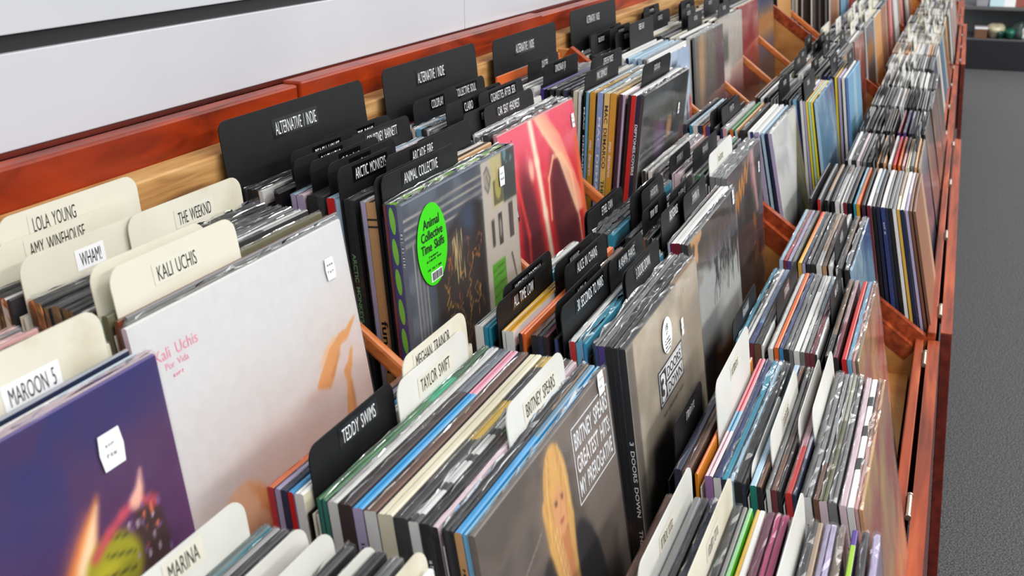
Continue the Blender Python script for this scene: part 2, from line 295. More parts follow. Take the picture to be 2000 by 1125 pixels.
    if name == 'script':
        A = mixc(flat(U, (58,52,54)), (92,84,80), sm(n1, 0.35, 0.7)); A = mixc(A, (84,52,56), sm(n2, 0.45, 0.7)*0.5); A = mixc(A, (150,96,44), sm(n2, 0.56, 0.7)*sm(V, 0.25, 0.4)*sm(U, 0.4, 0.7)); A = mixc(A, (38,46,54), (1-sm(ell(U, V, 0.9, 0.45, 0.14, 0.2), 0.7, 1.1)))
        A = line(A, U, V, [(0.72,-0.02),(0.76,0.15),(0.84,0.36)], 0.05, (206,158,160), 0.03, 0.03); A = line(A, U, V, [(0.66,0.0),(0.7,0.2)], 0.02, (150,110,120), 0.02)
        P = [(0.03,0.30),(0.06,0.14),(0.1,0.12),(0.12,0.26),(0.18,0.16),(0.2,0.26),(0.26,0.14),(0.28,0.24),(0.34,0.10),(0.36,0.2),(0.42,0.08),(0.44,0.18),(0.52,0.04),(0.54,0.14),(0.62,0.02)]
        return line(A, U, V, P, 0.010, (232,150,36), 0.006)
    if name == 'smoke':
        A = mixc(flat(U, (44,44,46)), (84,84,84), sm(n1, 0.4, 0.75)); A = mixc(A, (168,176,170), sm(V-0.9*U+0.2*n1, 0.25, 0.5)); A = blob(A, U, V, 0.42, 0.30, 0.12, 0.10, (110,84,120), 0.4); A = blob(A, U, V, 0.62, 0.27, 0.06, 0.06, (196,150,110), 0.5); return A  # pale lower left paints in a reflection on the clear sleeve
    if name == 'palegrey':
        A = mixc(flat(U, (208,208,206)), (186,186,186), sm(n1, 0.4, 0.7)); return mixc(A, (66,60,56), sm(U*0.9+V*0.8, 0.92, 0.96))
    if name in ('arch', 'arch2'):
        A = mixc(flat(U, (172,190,216)), (196,210,226), sm(n1+0.3*V, 0.4, 0.8)); e = ell(U, V, 0.55, 0.55, 0.33, 0.46); A = mixc(A, (70,76,90), (1-sm(abs(e-1), 0.03, 0.06))); A = blob(A, U, V, 0.5, 0.45, 0.2, 0.22, (216,178,150), 0.2); A = rect(A, U, V, 0.92, 1, 0.35, 0.62, (206,66,46)); return A
    if name == 'greyposter':
        A = mixc(flat(U, (140,132,122)), (104,98,104), sm(V+0.3*n1, 0.3, 0.8)); A = blob(A, U, V, 0.22, 0.2, 0.10, 0.3, (206,170,130), 0.5, 0.15); return mixc(A, (118,92,98), sm(U+n1*0.3, 0.7, 1.0))
    if name == 'paleposter':
        A = mixc(flat(U, (206,198,190)), (170,96,96), sm(V+0.25*n1, 0.5, 0.85)); A = rect(A, U, V, 0.1, 0.36, 0.12, 0.34, (122,122,118)); A = blob(A, U, V, 0.3, 0.45, 0.18, 0.09, (240,232,226), 0.4); return A
    if name == 'redposter': return mixc(mixc(flat(U, (170,60,64)), (206,150,140), sm(n1, 0.5, 0.8)), (120,34,40), sm(V, 0.4, 0.9))
    if name == 'dusk': return mixc(mixc(flat(U, (70,80,120)), (206,150,90), 1-sm(abs(V-0.3), 0.02, 0.25)), (84,84,96), sm(V, 0.5, 0.7))
    if name == 'mint': return mixc(flat(U, (168,206,172)), (120,120,90), sm(U, 0.82, 1.0)*0.8)
    if name == 'rust': return mixc(mixc(flat(U, (140,62,38)), (186,150,40), 1-sm(abs(U-0.68), 0.03, 0.12)), (96,98,106), sm(U, 0.84, 0.92))
    if name == 'tealmap': return mixc(flat(U, (70,168,186)), (206,220,224), sm(n2, 0.45, 0.6))
    if name == 'lime': return mixc(mixc(flat(U, (88,86,90)), (120,176,74), sm(n1, 0.45, 0.55)), (206,210,200), sm(n2, 0.6, 0.7))
    if name == 'skyblue': return mixc(mixc(flat(U, (112,160,190)), (186,206,216), sm(n2+0.3*(n1-0.5), 0.5, 0.62)*0.6), (56,74,140), sm(U+0.2*n1, 0.55, 0.8)*(1-sm(V, 0.02, 0.2))*0.8)  # pale streaks paint in reflections from the clear plastic
    if name == 'blues': return mixc(flat(U, (92,150,196)), (150,190,214), sm(n2, 0.45, 0.6))
    if name == 'rustbrown': return mixc(flat(U, (150,100,70)), (186,150,120), sm(n1, 0.4, 0.7))
    if name == 'seablue': return mixc(flat(U, (206,216,222)), (56,104,140), sm(V+0.3*n1, 0.1, 0.4))
    if name == 'pinkred': return mixc(mixc(flat(U, (214,168,160)), (190,66,66), sm(n2, 0.5, 0.6)), (206,190,150), sm(n1, 0.5, 0.7))
    if name == 'tangold': return mixc(mixc(flat(U, (190,140,112)), (206,172,110), sm(n2, 0.45, 0.6)), (176,84,76), sm(n1, 0.5, 0.7))
    if name == 'redart': return mixc(mixc(flat(U, (182,66,62)), (214,170,160), sm(n2, 0.5, 0.62)), (110,40,40), sm(n1, 0.5, 0.7))
    return flat(U, PAL.get(name, (90,90,90)))
GRID = dict(fire=120, white=128, collage=128, red=88, blonde=128, logo=56, tree=88, script=64, smoke=40, palegrey=40, arch=40, arch2=24)
def topcol(name, base, n, rng):
    """colour of each of n strips along the top fold"""
    B = [base]*n
    if name == 'leaf': B = [((140,196,50) if (i % 3) != 1 else ((50,44,100) if i % 2 else (206,214,190))) for i in range(n)]
    elif name == 'tnstripe': B = [(206,164,120)]*n
    elif name == 'holly': B = [((60,124,72) if i < n*0.55 else ((28,170,120) if i < n*0.72 else (50,92,56))) for i in range(n)]
    elif name == 'bluepink': B = [((60,150,206) if i < n*0.6 else (222,150,170)) for i in range(n)]
    elif name == 'pinkblue': B = [((226,200,206) if i < n*0.3 else ((120,170,200) if i < n*0.45 else (230,130,140))) for i in range(n)]
    elif name == 'bee': B = [((214,180,70) if n*0.35 < i < n*0.6 or i > n*0.85 else (62,60,60)) for i in range(n)]
    elif name == 'speck': B = [((222,222,220) if i % 4 else (60,58,58)) for i in range(n)]
    elif name == 'limep': B = [((150,190,60) if 0.55*n < i < 0.9*n else (84,60,140)) for i in range(n)]
    elif name == 'sunset': B = [(226,int(180-8*i),60) for i in range(n)]
    elif name == 'whp': B = [((232,232,230) if i not in (3, 6, n-3) else (60,60,60)) for i in range(n)]
    return B
# bin contents, back to front: (s)leeve = x, mm thick, colour, cover, spine, wrap, height trim, label, top; (c)ard = x, tab from, tab to, colour, text, rise, label kind, label
BINS = [
 dict(t='b',k=0,lean=(6, 7),fill='lp pk wh cr',items=[
  ('s', -0.6402, 9, 'lp', None, None, 1, -0.006, '', None),
  ('s', -0.6258, 5, 'gy', None, None, 1, 0.0, '', None),
  ('s', -0.5932, 11, 'pk', None, None, 1, -0.008, '', None),
  ('c', -0.5342, 0.113, 0.313, 'w', 'MAROON 5', 0.0336, 1, 'cream divider card behind the purple sleeve, lower left', 0.031, 0.03),
  ('s', -0.523, 4, 'nv', None, None, 0, 0.0, 'navy blue sleeve standing just behind the large purple sleeve', None),
  ('s', -0.5003, 4, 'pu', 'fire', None, 2, 0.0, 'large purple record sleeve with a flame picture, at lower left', None),
 ]),
 dict(t='b',k=1,lean=(4, 9),fill='bk dg gy bk dg wh',items=[
  ('c', -0.708, 0.027, 0.197, 'w', 'LOLA YOUNG', 0.054, 1, 'white divider card nearest the raw wood ledge at far left', 0.014, -0.02),
  ('c', -0.7047, 0.013, 0.183, 'w', 'AMY WINEHOUSE', 0.034, 1, 'cream divider card second from the raw wood ledge at far left', 0.0125, -0.01),
  ('c', -0.6709, 0.009, 0.174, 'w', 'WHAM!', 0.03, 1, 'cream divider card with bright white label strip, in front of two others'),
  ('c', -0.6707, 0.133, 0.304, 'w', 'THE WEEKND', 0.0323, 1, 'cream divider card standing above the dark shrink-wrapped sleeves, rounded far corner'),
  ('s', -0.6495, 6, 'bk', None, None, 1, 0.0, '', None),
  ('s', -0.6322, 8, 'dg', None, None, 1, 0.0, 'grey shrink-wrapped sleeve with crinkled far corner behind the cream card pair', None),
  ('s', -0.6226, 5, 'bk', None, None, 1, 0.0, '', None),
  ('c', -0.5748, 0.005, 0.149, 'w', '', 0.036, 0, 'blank cream divider card right behind the one above the white sleeve'),
  ('s', -0.6042, 5, 'lg', 'mint', None, 0, -0.004, 'mint green sleeve behind the large white sleeve', None),
  ('s', -0.5903, 6, 'ol', None, None, 1, 0.0, '', None),
  ('c', -0.5808, 0.008, 0.171, 'w', 'KALI UCHIS', 0.036, 1, 'cream divider card directly above the large white sleeve'),
  ('s', -0.5753, 5, 'br', 'rust', None, 0, -0.002, 'rust and yellow sleeve directly behind the large white sleeve', None),
  ('s', -0.5542, 5, 'wh', 'white', 'lp', 2, 0.0, 'large white record sleeve with two bare legs printed on it', None, -0.013),
 ]),
 dict(t='b',k=2,lean=(7, 4),fill='bk dg bk gy nv',items=[
  ('c', -0.7053, -0.034, 0.274, 'b', 'ALTERNATIVE / INDIE', 0.078, 2, 'tall black genre divider nearest the camera by the wall board'),
  ('s', -0.7045, 5, 'dg', None, None, 1, 0.0, '', None),
  ('s', -0.6934, 7, 'bk', None, None, 1, 0.0, '', None),
  ('s', -0.6832, 6, 'bk', None, None, 1, 0.0, '', None),
  ('s', -0.671, 5, 'wh', None, None, 1, 0.0, '', None),
  ('c', -0.708, 0.128, 0.283, 'b', 'BECK', 0.0331, 1, 'black tab card just in front of the nearest tall genre divider'),
  ('c', -0.7053, 0.149, 0.295, 'b', 'BEASTIE BOYS', 0.0331, 1, 'black tab card with rounded far corner beside the raw wood block'),
  ('c', -0.6882, 0.047, 0.202, 'b', 'BEACH HOUSE', 0.0331, 1, 'black tab card third from the nearest tall genre divider'),
  ('c', -0.6451, 0.146, 0.301, 'b', 'COURTNEY BARNETT', 0.0331, 1, 'black tab card with its rounded far corner in front of pale blue sleeves'),
  ('c', -0.65, 0.016, 0.171, 'b', 'BALTHAZAR', 0.0327, 1, 'black tab card above the pale lavender spine'),
  ('s', -0.6436, 6, 'lb', None, 'lv', 1, 0.0, '', None),
  ('s', -0.6343, 9, 'lp', None, 'lv', 1, 0.0, 'pale lavender spined sleeve among black tab cards', None),
  ('c', -0.6008, 0.016, 0.171, 'b', '~', 0.0327, 1, 'black tab card above the two dark green spines'),
  ('s', -0.6212, 12, 'bk', None, 'bk', 1, 0.0, 'thick black sleeve beside the pale lavender spine', None),
  ('s', -0.6062, 6, 'dg', None, None, 1, 0.0, '', None),
  ('c', -0.5814, 0.014, 0.169, 'b', '~', 0.0327, 1, 'black tab card above the red spined sleeve'),
  ('s', -0.5991, 10, 'lb', None, 'rd', 0, 0.0, 'pale blue sleeve with a red spine end', None),
  ('s', -0.5879, 6, 'sb', None, 'lb', 0, 0.0, 'sky blue sleeve next to the red spine', None),
  ('c', -0.5569, -0.003, 0.122, 'b', 'ARCTIC MONKEYS', 0.0333, 1, 'black tab card above the wide black spines, beside the wood-grain sleeve'),
  ('s', -0.5825, 8, 'bk', None, 'bk', 1, 0.0, 'black sleeve with upright green spine lettering', None),
  ('s', -0.5722, 6, 'bk', None, 'bk', 1, 0.0, '', None),
  ('c', -0.5859, 0.148, 0.303, 'b', 'AUDIOSLAVE', 0.0329, 1, 'black tab card with rounded far corner second behind the wood-grain sleeve'),
  ('c', -0.546, 0.066, 0.252, 'b', 'ARCADE FIRE', 0.0329, 1, 'black tab card directly behind the wood-grain sleeve'),
  ('s', -0.5652, 5, 'wh', None, 'lv', 1, 0.0, '', None),
  ('s', -0.5536, 12, 'tn', None, 'tn', 0, 0.0, 'thick wood-grain sleeve with two dark stripes and script on its spine', 'tnstripe'),
  ('c', -0.5339, -0.004, 0.158, 'b', '~', 0.027, 1, 'black tab card mostly hidden, with bare rounded near end by the green patterned spine'),
  ('c', -0.5386, -0.004, 0.202, 'b', 'ANIMAL COLLECTIVE', 0.027, 1, 'black tab card standing over the green patterned sleeve'),
  ('s', -0.5394, 6, 'bk', None, 'mr', 1, 0.0, '', None),
  ('s', -0.5273, 12, 'gn', None, 'leaf', 1, 0.0, 'sleeve with lime leaf pattern on a purple spine', 'leaf'),
  ('s', -0.5187, 6, 'sl', 'collage', 'sl', 2, 0.0, 'grey collage sleeve carrying the bright green oval sticker', None),
 ]),
 dict(t='b',k=3,lean=(6, 9),fill='wh gy lb dg wh bk',items=[
  ('c', -0.7042, -0.047, 0.294, 'b', 'ALTERNATIVE / INDIE', 0.082, 2, 'second tall black genre divider along the wall board'),
  ('s', -0.691, 5, 'rd', None, None, 0, 0.0, '', None),
  ('s', -0.6825, 6, 'wh', None, None, 1, 0.0, '', None),
  ('c', -0.708, 0.122, 0.277, 'b', 'COLLECTIVE SOUL', 0.0338, 1, 'black tab card just in front of the second tall genre divider'),
  ('c', -0.7062, 0.017, 0.167, 'b', 'COLDPLAY', 0.0333, 1, 'black tab card above the pale blue sleeves'),
  ('s', -0.672, 8, 'sb', 'blues', None, 0, 0.0, 'light blue sleeve behind the rounded black tab cards', None),
  ('c', -0.6405, 0.08, 0.235, 'b', 'COHEED & CAMBRIA', 0.0333, 1, 'black tab card with torn near corner beside white tops'),
  ('c', -0.6335, 0.015, 0.17, 'b', 'CLAIRO', 0.0333, 1, 'black tab card with rounded near end right of the light blue sleeve'),
  ('c', -0.6257, 0.111, 0.286, 'b', 'CIGARETTES AFTER SEX', 0.0338, 1, 'black tab card with the longest lettering behind the red swirl sleeve'),
  ('c', -0.5989, -0.004, 0.156, 'b', '~', 0.027, 1, 'black tab card second behind the red swirl sleeve'),
  ('c', -0.5886, -0.004, 0.291, 'b', 'CAR SEAT HEADREST', 0.027, 1, 'black tab card directly behind the red swirl sleeve'),
  ('s', -0.6011, 7, 'wh', None, None, 1, 0.0, '', None),
  ('s', -0.5564, 5, 'pk', 'red', None, 2, 0.0, 'pink and red sleeve with glowing cream swirls', None),
 ]),
 dict(t='b',k=4,lean=(3, -3),fill='bk dg gy wh nv',items=[
  ('c', -0.708, 0.062, 0.401, 'b', 'ALTERNATIVE / INDIE', 0.075, 2, 'third tall black genre divider along the wall board'),
  ('s', -0.7134, 9, 'or', 'or', None, 0, 0.015, 'bright orange sleeve along the wall side, behind black tab cards', None),
  ('c', -0.6709, 0.061, 0.216, 'b', 'DUSTER', 0.0333, 1, 'black tab card at the end of the bright orange sleeve'),
  ('c', -0.6319, 0.032, 0.213, 'b', 'DINOSAUR JR', 0.0333, 1, 'black tab card next to the purple spine end'),
  ('s', -0.6221, 6, 'pu', None, 'pu', 0, 0.0, 'sleeve with a purple spine end beside black tab cards', None),
  ('s', -0.6153, 5, 'bk', None, None, 1, 0.0, '', None),
  ('s', -0.6057, 6, 'bk', None, None, 1, 0.0, '', None),
  ('s', -0.5949, 6, 'dg', None, None, 1, 0.0, '', None),
  ('s', -0.5823, 6, 'nv', None, None, 1, 0.0, '', None),
  ('c', -0.5773, 0.114, 0.318, 'b', 'DEPECHE MODE', 0.0338, 1, 'black tab card rising behind the yellow and blue spines, upper one'),
  ('s', -0.564, 7, 'cr', None, 'cr', 0, 0.0, 'cream spined sleeve at the left of the yellow and blue spines', None),
  ('c', -0.5487, -0.004, 0.213, 'b', 'MAC DEMARCO', 0.0283, 1, 'black tab card directly behind the yellow and blue spines'),
  ('s', -0.5516, 7, 'bk', None, 'bk', 0, 0.0, 'black spine with upright white lettering beside a thin blue spine', None),
  ('s', -0.5434, 4, 'lb', None, 'sb', 0, 0.0, 'thin blue spine between black and mustard spines', None),
  ('s', -0.5338, 9, 'yl', None, 'mu', 1, 0.0, 'mustard spine left of the pale blue spine', None),
  ('s', -0.5207, 9, 'lb', None, 'lbl', 1, 0.0, 'pale blue spine between mustard and cream spines', None),
  ('s', -0.5093, 9, 'cr', None, 'cy', 1, 0.0, 'cream yellow spine with black hand-drawn capitals', None),
  ('s', -0.4984, 10, 'yl', None, 'mu', 1, 0.0, 'mustard spine right of the cream yellow one', None),
  ('s', -0.4848, 6, 'wh', None, 'dp', 0, 0.0, 'dark plum spine right of the mustard spines', None),
  ('s', -0.4767, 5, 'lp', None, 'lv', 0, 0.0, 'thin lilac spine between two dark spines', None),
  ('c', -0.4772, 0.037, 0.327, 'b', '~', 0.0341, 1, 'black tab card leaning over the red spine'),
  ('s', -0.4716, 5, 'bk', None, 'bk', 0, 0.0, '', None),
  ('s', -0.4641, 8, 'wh', None, 'rd', 0, 0.0, 'bright red spine near the clear-sleeved dark cover', None),
  ('s', -0.4566, 6, 'bk', None, 'nv', 0, 0.0, 'navy spine with white lettering beside the red spine', None),
  ('s', -0.4502, 5, 'dg', 'smoke', 'dg', 2, 0.0, 'dark grey sleeve in a loose clear plastic cover', None),
 ]),
 dict(t='b',k=5,lean=(4, 6),fill='wh bk gy dg nv',items=[
  ('c', -0.708, 0.068, 0.41, 'b', 'ALTERNATIVE / INDIE', 0.085, 2, 'fourth tall black genre divider, first beyond the side panels'),
  ('s', -0.6933, 4, 'gy', None, None, 2, 0.0, '', None),
  ('c', -0.708, 0.249, 0.404, 'b', '~', 0.0331, 1, ''),
  ('c', -0.6798, 0.17, 0.325, 'b', '~', 0.0331, 1, ''),
  ('c', -0.6181, 0.099, 0.327, 'b', 'GREEN DAY', 0.0521, 1, ''),
  ('s', -0.6178, 7, 'wh', None, 'ma', 0, 0.0, 'white topped sleeve with a magenta spine end', None),
  ('s', -0.6024, 6, 'wh', None, 'wh', 1, 0.0, '', None),
  ('s', -0.5919, 6, 'lb', None, 'nv', 1, 0.0, '', None),
  ('s', -0.5783, 6, 'lb', None, 'lb', 1, 0.0, '', None),
  ('s', -0.5655, 8, 'lb', 'arch', 'lb', 1, 0.0, 'pale blue sleeve with a dark arch line and face shape', None),
  ('s', -0.5445, 4, 'pb', 'arch2', 'nv', 1, -0.01, '', None),
 ]),
 dict(t='b',k=6,lean=(4, 6),fill='wh bk gy cr dg',items=[
  ('c', -0.708, 0.359, 0.514, 'b', '~', 0.0338, 1, ''),
  ('c', -0.6776, 0.251, 0.406, 'b', '~', 0.0323, 1, ''),
  ('s', -0.5544, 8, 'wh', None, None, 1, 0.0, '', None),
  ('s', -0.5418, 5, 'gy', 'greyposter', None, 1, 0.0, 'grey and violet poster-like sleeve right of the dark arch line sleeve', None),
 ]),
 dict(t='b',k=7,lean=(4, 6),fill='wh bk gy cr dg',items=[
  ('c', -0.6896, 0.129, 0.284, 'b', '~', 0.0323, 1, ''),
  ('s', -0.5644, 9, 'cr', 'paleposter', None, 1, 0.0, 'cream, white and dusty red sleeve left of the red edge', None),
 ]),
 dict(t='b',k=8,lean=(4, 6),fill='wh bk gy cr dg',items=[
  ('s', -0.5799, 6, 'rd', 'redposter', 'rd', 1, 0.0, 'red sleeve on the upper tier in front of blue ones', None),
 ]),
 dict(t='b',k=9,lean=(4, 6),fill='bk nv gy cr dg',items=[
  ('s', -0.5909, 6, 'nv', 'dusk', 'nv', 1, 0.0, 'blue sleeve with orange glow on the upper tier', None),
 ]),
 dict(t='b',k=10,lean=(4, 6),fill='bk nv gy wh cr dg',items=[
  ('s', -0.5905, 6, 'nv', 'dusk', 'nv', 1, 0.0, 'farthest blue and orange sleeve on the upper tier', None),
 ]),
 dict(t='b',k=11,lean=(4, 6),fill='bk nv gy wh cr dg',items=[
 ]),
 dict(t='b',k=12,lean=(4, 6),fill='bk nv gy wh cr dg',items=[
 ]),
 dict(t='b',k=13,lean=(4, 6),fill='bk nv gy wh cr dg',items=[
 ]),
 dict(t='f',k=1,lean=(6, 9),fill='dg gy',items=[
  ('s', -0.2018, 6, 'br', 'rustbrown', None, 1, -0.004, 'rusty brown clear-covered sleeve at the left end of the nearest front stack', None),
  ('s', -0.1922, 6, 'ol', None, None, 1, 0.0, '', None),
  ('c', -0.1807, 0.131, 0.327, 'w', '~', 0.0337, 1, 'white divider card leftmost in the nearest front stack'),
  ('s', -0.1723, 7, 'wh', 'seablue', None, 0, 0.0, 'white topped sleeve right of the leftmost white card, nearest front stack', None),
  ('s', -0.1663, 5, 'dg', None, None, 1, 0.0, '', None),
  ('s', -0.1563, 6, 'nv', None, None, 2, 0.0, '', None),
  ('s', -0.1463, 5, 'lb', None, None, 2, 0.0, '', None),
  ('c', -0.1391, 0.114, 0.327, 'w', '~', 0.034, 1, 'white divider card left of the lime green sleeve'),
  ('s', -0.1329, 6, 'dg', None, None, 2, 0.0, '', None),
  ('s', -0.1261, 5, 'gy', None, None, 0, 0.0, '', None),
  ('s', -0.1216, 4, 'vg', 'vg', None, 0, 0.0, 'vivid lime green sleeve in the nearest front stack', None),
  ('s', -0.1143, 4, 'yl', 'cyel', None, 0, 0.0, 'bright yellow sleeve in the nearest front stack', None),
  ('s', -0.11, 6, 'wh', 'wh', None, 0, 0.0, 'white sleeve right of the bright yellow one, nearest front stack', None),
  ('s', -0.1018, 6, 'hp', 'hp', None, 1, 0.0, 'hot pink sleeve, leftmost of three, nearest front stack', None),
  ('s', -0.0936, 6, 'hp', 'hp', None, 1, 0.0, 'hot pink sleeve, middle of three, nearest front stack', None),
  ('s', -0.0883, 6, 'hp', 'hp', None, 1, 0.0, 'hot pink sleeve, rightmost of three, nearest front stack', None),
  ('s', -0.0816, 5, 'dp', None, None, 0, 0.0, '', None),
  ('s', -0.0745, 5, 'mr', 'mr', None, 0, 0.0, '', None),
  ('c', -0.0715, 0.115, 0.327, 'w', '', 0.0336, 0, 'cream divider card right of the three hot pink sleeves'),
  ('s', -0.0619, 7, 'dg', None, None, 2, 0.0, '', None),
  ('s', -0.0557, 6, 'tn', None, None, 0, 0.0, 'tan sleeve right of the cream card in the nearest front stack', None),
  ('s', -0.0475, 10, 'lv', None, None, 2, 0.0, '', None),
  ('s', -0.0358, 7, 'br', None, None, 2, 0.0, '', None),
  ('s', -0.0248, 5, 'pu', None, None, 0, 0.0, 'violet sleeve with lime edge near the right end of the nearest front stack', 'limep'),
  ('s', -0.0152, 6, 'dg', None, None, 2, 0.0, '', None),
  ('s', -0.0062, 6, 'lv', 'lv', None, 2, 0.0, '', None),
 ]),
 dict(t='f',k=2,lean=(6, 13),fill='dg gy bk wh',items=[
  ('c', -0.2144, 0.031, 0.159, 'b', '~', 0.0323, 1, 'black tab card in front of the number three logo sleeve'),
  ('s', -0.2035, 8, 'nv', None, 'nv', 1, 0.0, '', None),
  ('s', -0.196, 8, 'br', None, 'ol', 1, 0.0, '', None),
  ('s', -0.1817, 9, 'or', 'am', 'am', 0, 0.0, 'amber orange spined sleeve in the second front stack', None),
  ('c', -0.1813, 0.047, 0.325, 'w', '~', 0.06, 1, 'tallest white divider card, at the left of the second front stack'),
  ('s', -0.1696, 8, 'lp', 'lp', 'li', 0, 0.0, 'pink topped sleeve with lilac spine beside the tallest white card', 'pinkblue'),
  ('s', -0.1602, 9, 'nvb', 'nvb', 'wh', 1, 0.0, 'blue sleeve with white lettered spine beside the lilac spine', None),
  ('s', -0.1534, 6, 'tl', None, 'nv', 2, 0.0, '', None),
  ('s', -0.1466, 5, 'lb', None, None, 2, 0.0, '', None),
  ('s', -0.1374, 10, 'bk', None, 'bk', 2, 0.0, 'thick black shrink-wrapped sleeve in the second front stack', None),
  ('s', -0.1318, 6, 'bk', None, 'nv', 1, 0.0, '', None),
  ('c', -0.1397, 0.02, 0.218, 'w', '~', 0.006, 1, ''),
  ('s', -0.1251, 7, 'lb', None, 'tg', 0, 0.0, '', None),
  ('s', -0.1185, 6, 'br', None, 'bk', 1, 0.0, '', None),
  ('c', -0.1149, 0.049, 0.249, 'w', '~', 0.03, 1, 'white divider card left of the red topped sleeve, second front stack'),
  ('s', -0.1104, 6, 'gy', None, 'wh', 1, 0.0, '', None),
  ('s', -0.1044, 7, 'br', None, 'mr', 1, 0.0, '', None),
  ('s', -0.0989, 6, 'bk', None, 'bk', 1, 0.0, '', None),
  ('c', -0.1123, 0.116, 0.316, 'w', '', 0.02, 0, ''),
  ('s', -0.0934, 8, 'rd', None, 'rd', 1, 0.0, 'red orange spined sleeve in the second front stack', None),
  ('s', -0.0849, 11, 'nv', 'nvb', 'nv', 1, 0.0, 'thick navy sleeve with a white ring mark on its spine', None),
  ('c', -0.0917, 0.127, 0.327, 'w', '', 0.03, 0, 'white pointed divider card near the middle of the second front stack'),
  ('s', -0.0755, 9, 'gy', None, 'wh', 2, 0.0, '', None),
  ('s', -0.0657, 6, 'br', None, 'br', 1, 0.0, '', None),
  ('s', -0.0589, 9, 'ol', None, 'lp', 2, 0.0, '', None),
  ('s', -0.0511, 8, 'gy', None, 'gy', 2, 0.0, '', None),
  ('s', -0.04, 8, 'lp', None, 'lp', 1, 0.0, '', None),
  ('s', -0.0323, 9, 'wh', 'wh', 'wh', 0, 0.0, 'white sleeve with black marks on its top edge, right of the second front stack', 'whp'),
  ('s', -0.0276, 4, 'pk', 'pinkred', None, 2, 0.0, '', None),
  ('s', -0.0243, 4, 'tn', 'tangold', None, 2, 0.0, '', None),
 ]),
 dict(t='f',k=3,lean=(7, 12),fill='dg gy wh bk',items=[
  ('c', -0.2164, -0.004, 0.166, 'b', '~', 0.027, 1, 'black tab card at the left of the third front stack'),
  ('s', -0.2126, 6, 'tl', 'tl', 'tl', 1, 0.0, '', None),
  ('s', -0.1989, 5, 'wh', None, None, 1, 0.0, '', None),
  ('s', -0.1879, 7, 'nvb', None, 'mr', 1, 0.0, '', None),
  ('s', -0.1769, 9, 'bk', None, 'br', 1, 0.0, '', None),
  ('s', -0.1686, 7, 'wh', None, 'wh', 1, 0.0, '', None),
  ('c', -0.1812, 0.073, 0.305, 'b', '~', 0.03, 1, 'black tab card between blue and orange sleeves, third front stack'),
  ('s', -0.1599, 6, 'or', 'or', 'or', 0, 0.0, 'orange sleeve with orange spine in the third front stack', None),
  ('s', -0.1538, 5, 'nvb', None, 'bl', 1, 0.0, '', None),
  ('s', -0.1463, 7, 'gy', None, 'bk', 1, 0.0, '', None),
  ('s', -0.1407, 5, 'gy', None, None, 1, 0.0, '', None),
  ('s', -0.1316, 9, 'wh', None, 'wh', 0, 0.0, '', None),
  ('s', -0.1253, 6, 'wh', None, 'gy', 1, 0.0, '', None),
  ('s', -0.1194, 5, 'gy', None, 'mr', 1, 0.0, '', None),
  ('s', -0.1111, 6, 'mr', None, 'mr', 1, 0.0, '', None),
  ('s', -0.1047, 6, 'wh', None, 'bk', 1, 0.0, '', None),
  ('c', -0.1136, 0.14, 0.282, 'b', '~', 0.03, 1, 'black tab card left of the red and light blue sleeves, third front stack'),
  ('s', -0.0958, 6, 'bk', None, 'bk', 1, 0.0, '', None),
  ('s', -0.0869, 6, 'mr', None, 'bk', 1, 0.0, '', None),
  ('s', -0.0761, 6, 'rd', 'rd', 'rd', 0, 0.0, 'red sleeve beside the light blue one in the third front stack', None),
  ('s', -0.0692, 6, 'sb', 'redart', 'sb', 1, 0.0, 'light blue edged sleeve at the right of the third front stack', None),
  ('s', -0.0639, 4, 'pk', 'redart', None, 2, 0.0, '', None),
  ('s', -0.06, 3, 'ol', 'tangold', None, 2, 0.0, '', None),
 ]),
 dict(t='f',k=4,lean=(7, 12),fill='gy dg wh lv bk',items=[
  ('s', -0.2096, 6, 'lb', None, 'lb', 1, 0.0, '', None),
  ('s', -0.2036, 5, 'rd', 'rd', 'mr', 1, 0.0, 'red topped sleeve at the left of the fourth front stack', None),
  ('s', -0.1974, 6, 'lv', None, 'pu', 1, 0.0, '', None),
  ('s', -0.191, 6, 'gy', None, None, 1, 0.0, '', None),
  ('s', -0.1805, 6, 'or', 'yl', 'yl', 0, 0.0, 'orange to yellow sleeve in the fourth front stack', 'sunset'),
  ('s', -0.1746, 5, 'nv', None, 'lv', 1, 0.0, '', None),
  ('s', -0.1674, 5, 'gy', None, 'bk', 1, 0.0, '', None),
  ('s', -0.1597, 6, 'bk', None, 'bk', 1, 0.0, '', None),
  ('s', -0.1508, 8, 'wh', None, 'wh', 1, 0.0, '', None),
  ('s', -0.1423, 6, 'br', None, 'tn', 1, 0.0, '', None),
  ('c', -0.1245, 0.025, 0.212, 'b', '~', 0.03, 1, 'black tab card at the right of the fourth front stack'),
  ('s', -0.1317, 5, 'bk', None, 'wh', 1, 0.0, '', None),
  ('s', -0.1207, 5, 'dg', None, 'bk', 1, 0.0, '', None),
  ('s', -0.1082, 5, 'gy', 'dp', 'bk', 2, 0.0, '', None),
  ('s', -0.1014, 3, 'lb', 'skyblue', None, 2, 0.0, '', None),
 ]),
 dict(t='f',k=5,lean=(8, 14),fill='gy dg bk wh',items=[
  ('s', -0.2259, 5, 'dg', None, 'dg', 1, 0.0, '', None),
  ('s', -0.2094, 5, 'gy', None, 'rd', 1, 0.0, '', None),
  ('s', -0.1954, 6, 'gy', None, 'bk', 1, 0.0, '', None),
  ('s', -0.1839, 6, 'dg', None, 'bk', 1, 0.0, '', None),
  ('s', -0.1753, 8, 'wh', None, 'wh', 1, 0.0, '', None),
  ('s', -0.161, 6, 'gy', None, 'mr', 1, 0.0, '', None),
  ('s', -0.1525, 6, 'bk', None, 'bk', 1, 0.0, '', None),
  ('s', -0.1431, 4, 'tl', None, 'tl', 1, 0.0, '', None),
  ('s', -0.1373, 6, 'or', None, 'mu', 1, 0.0, '', None),
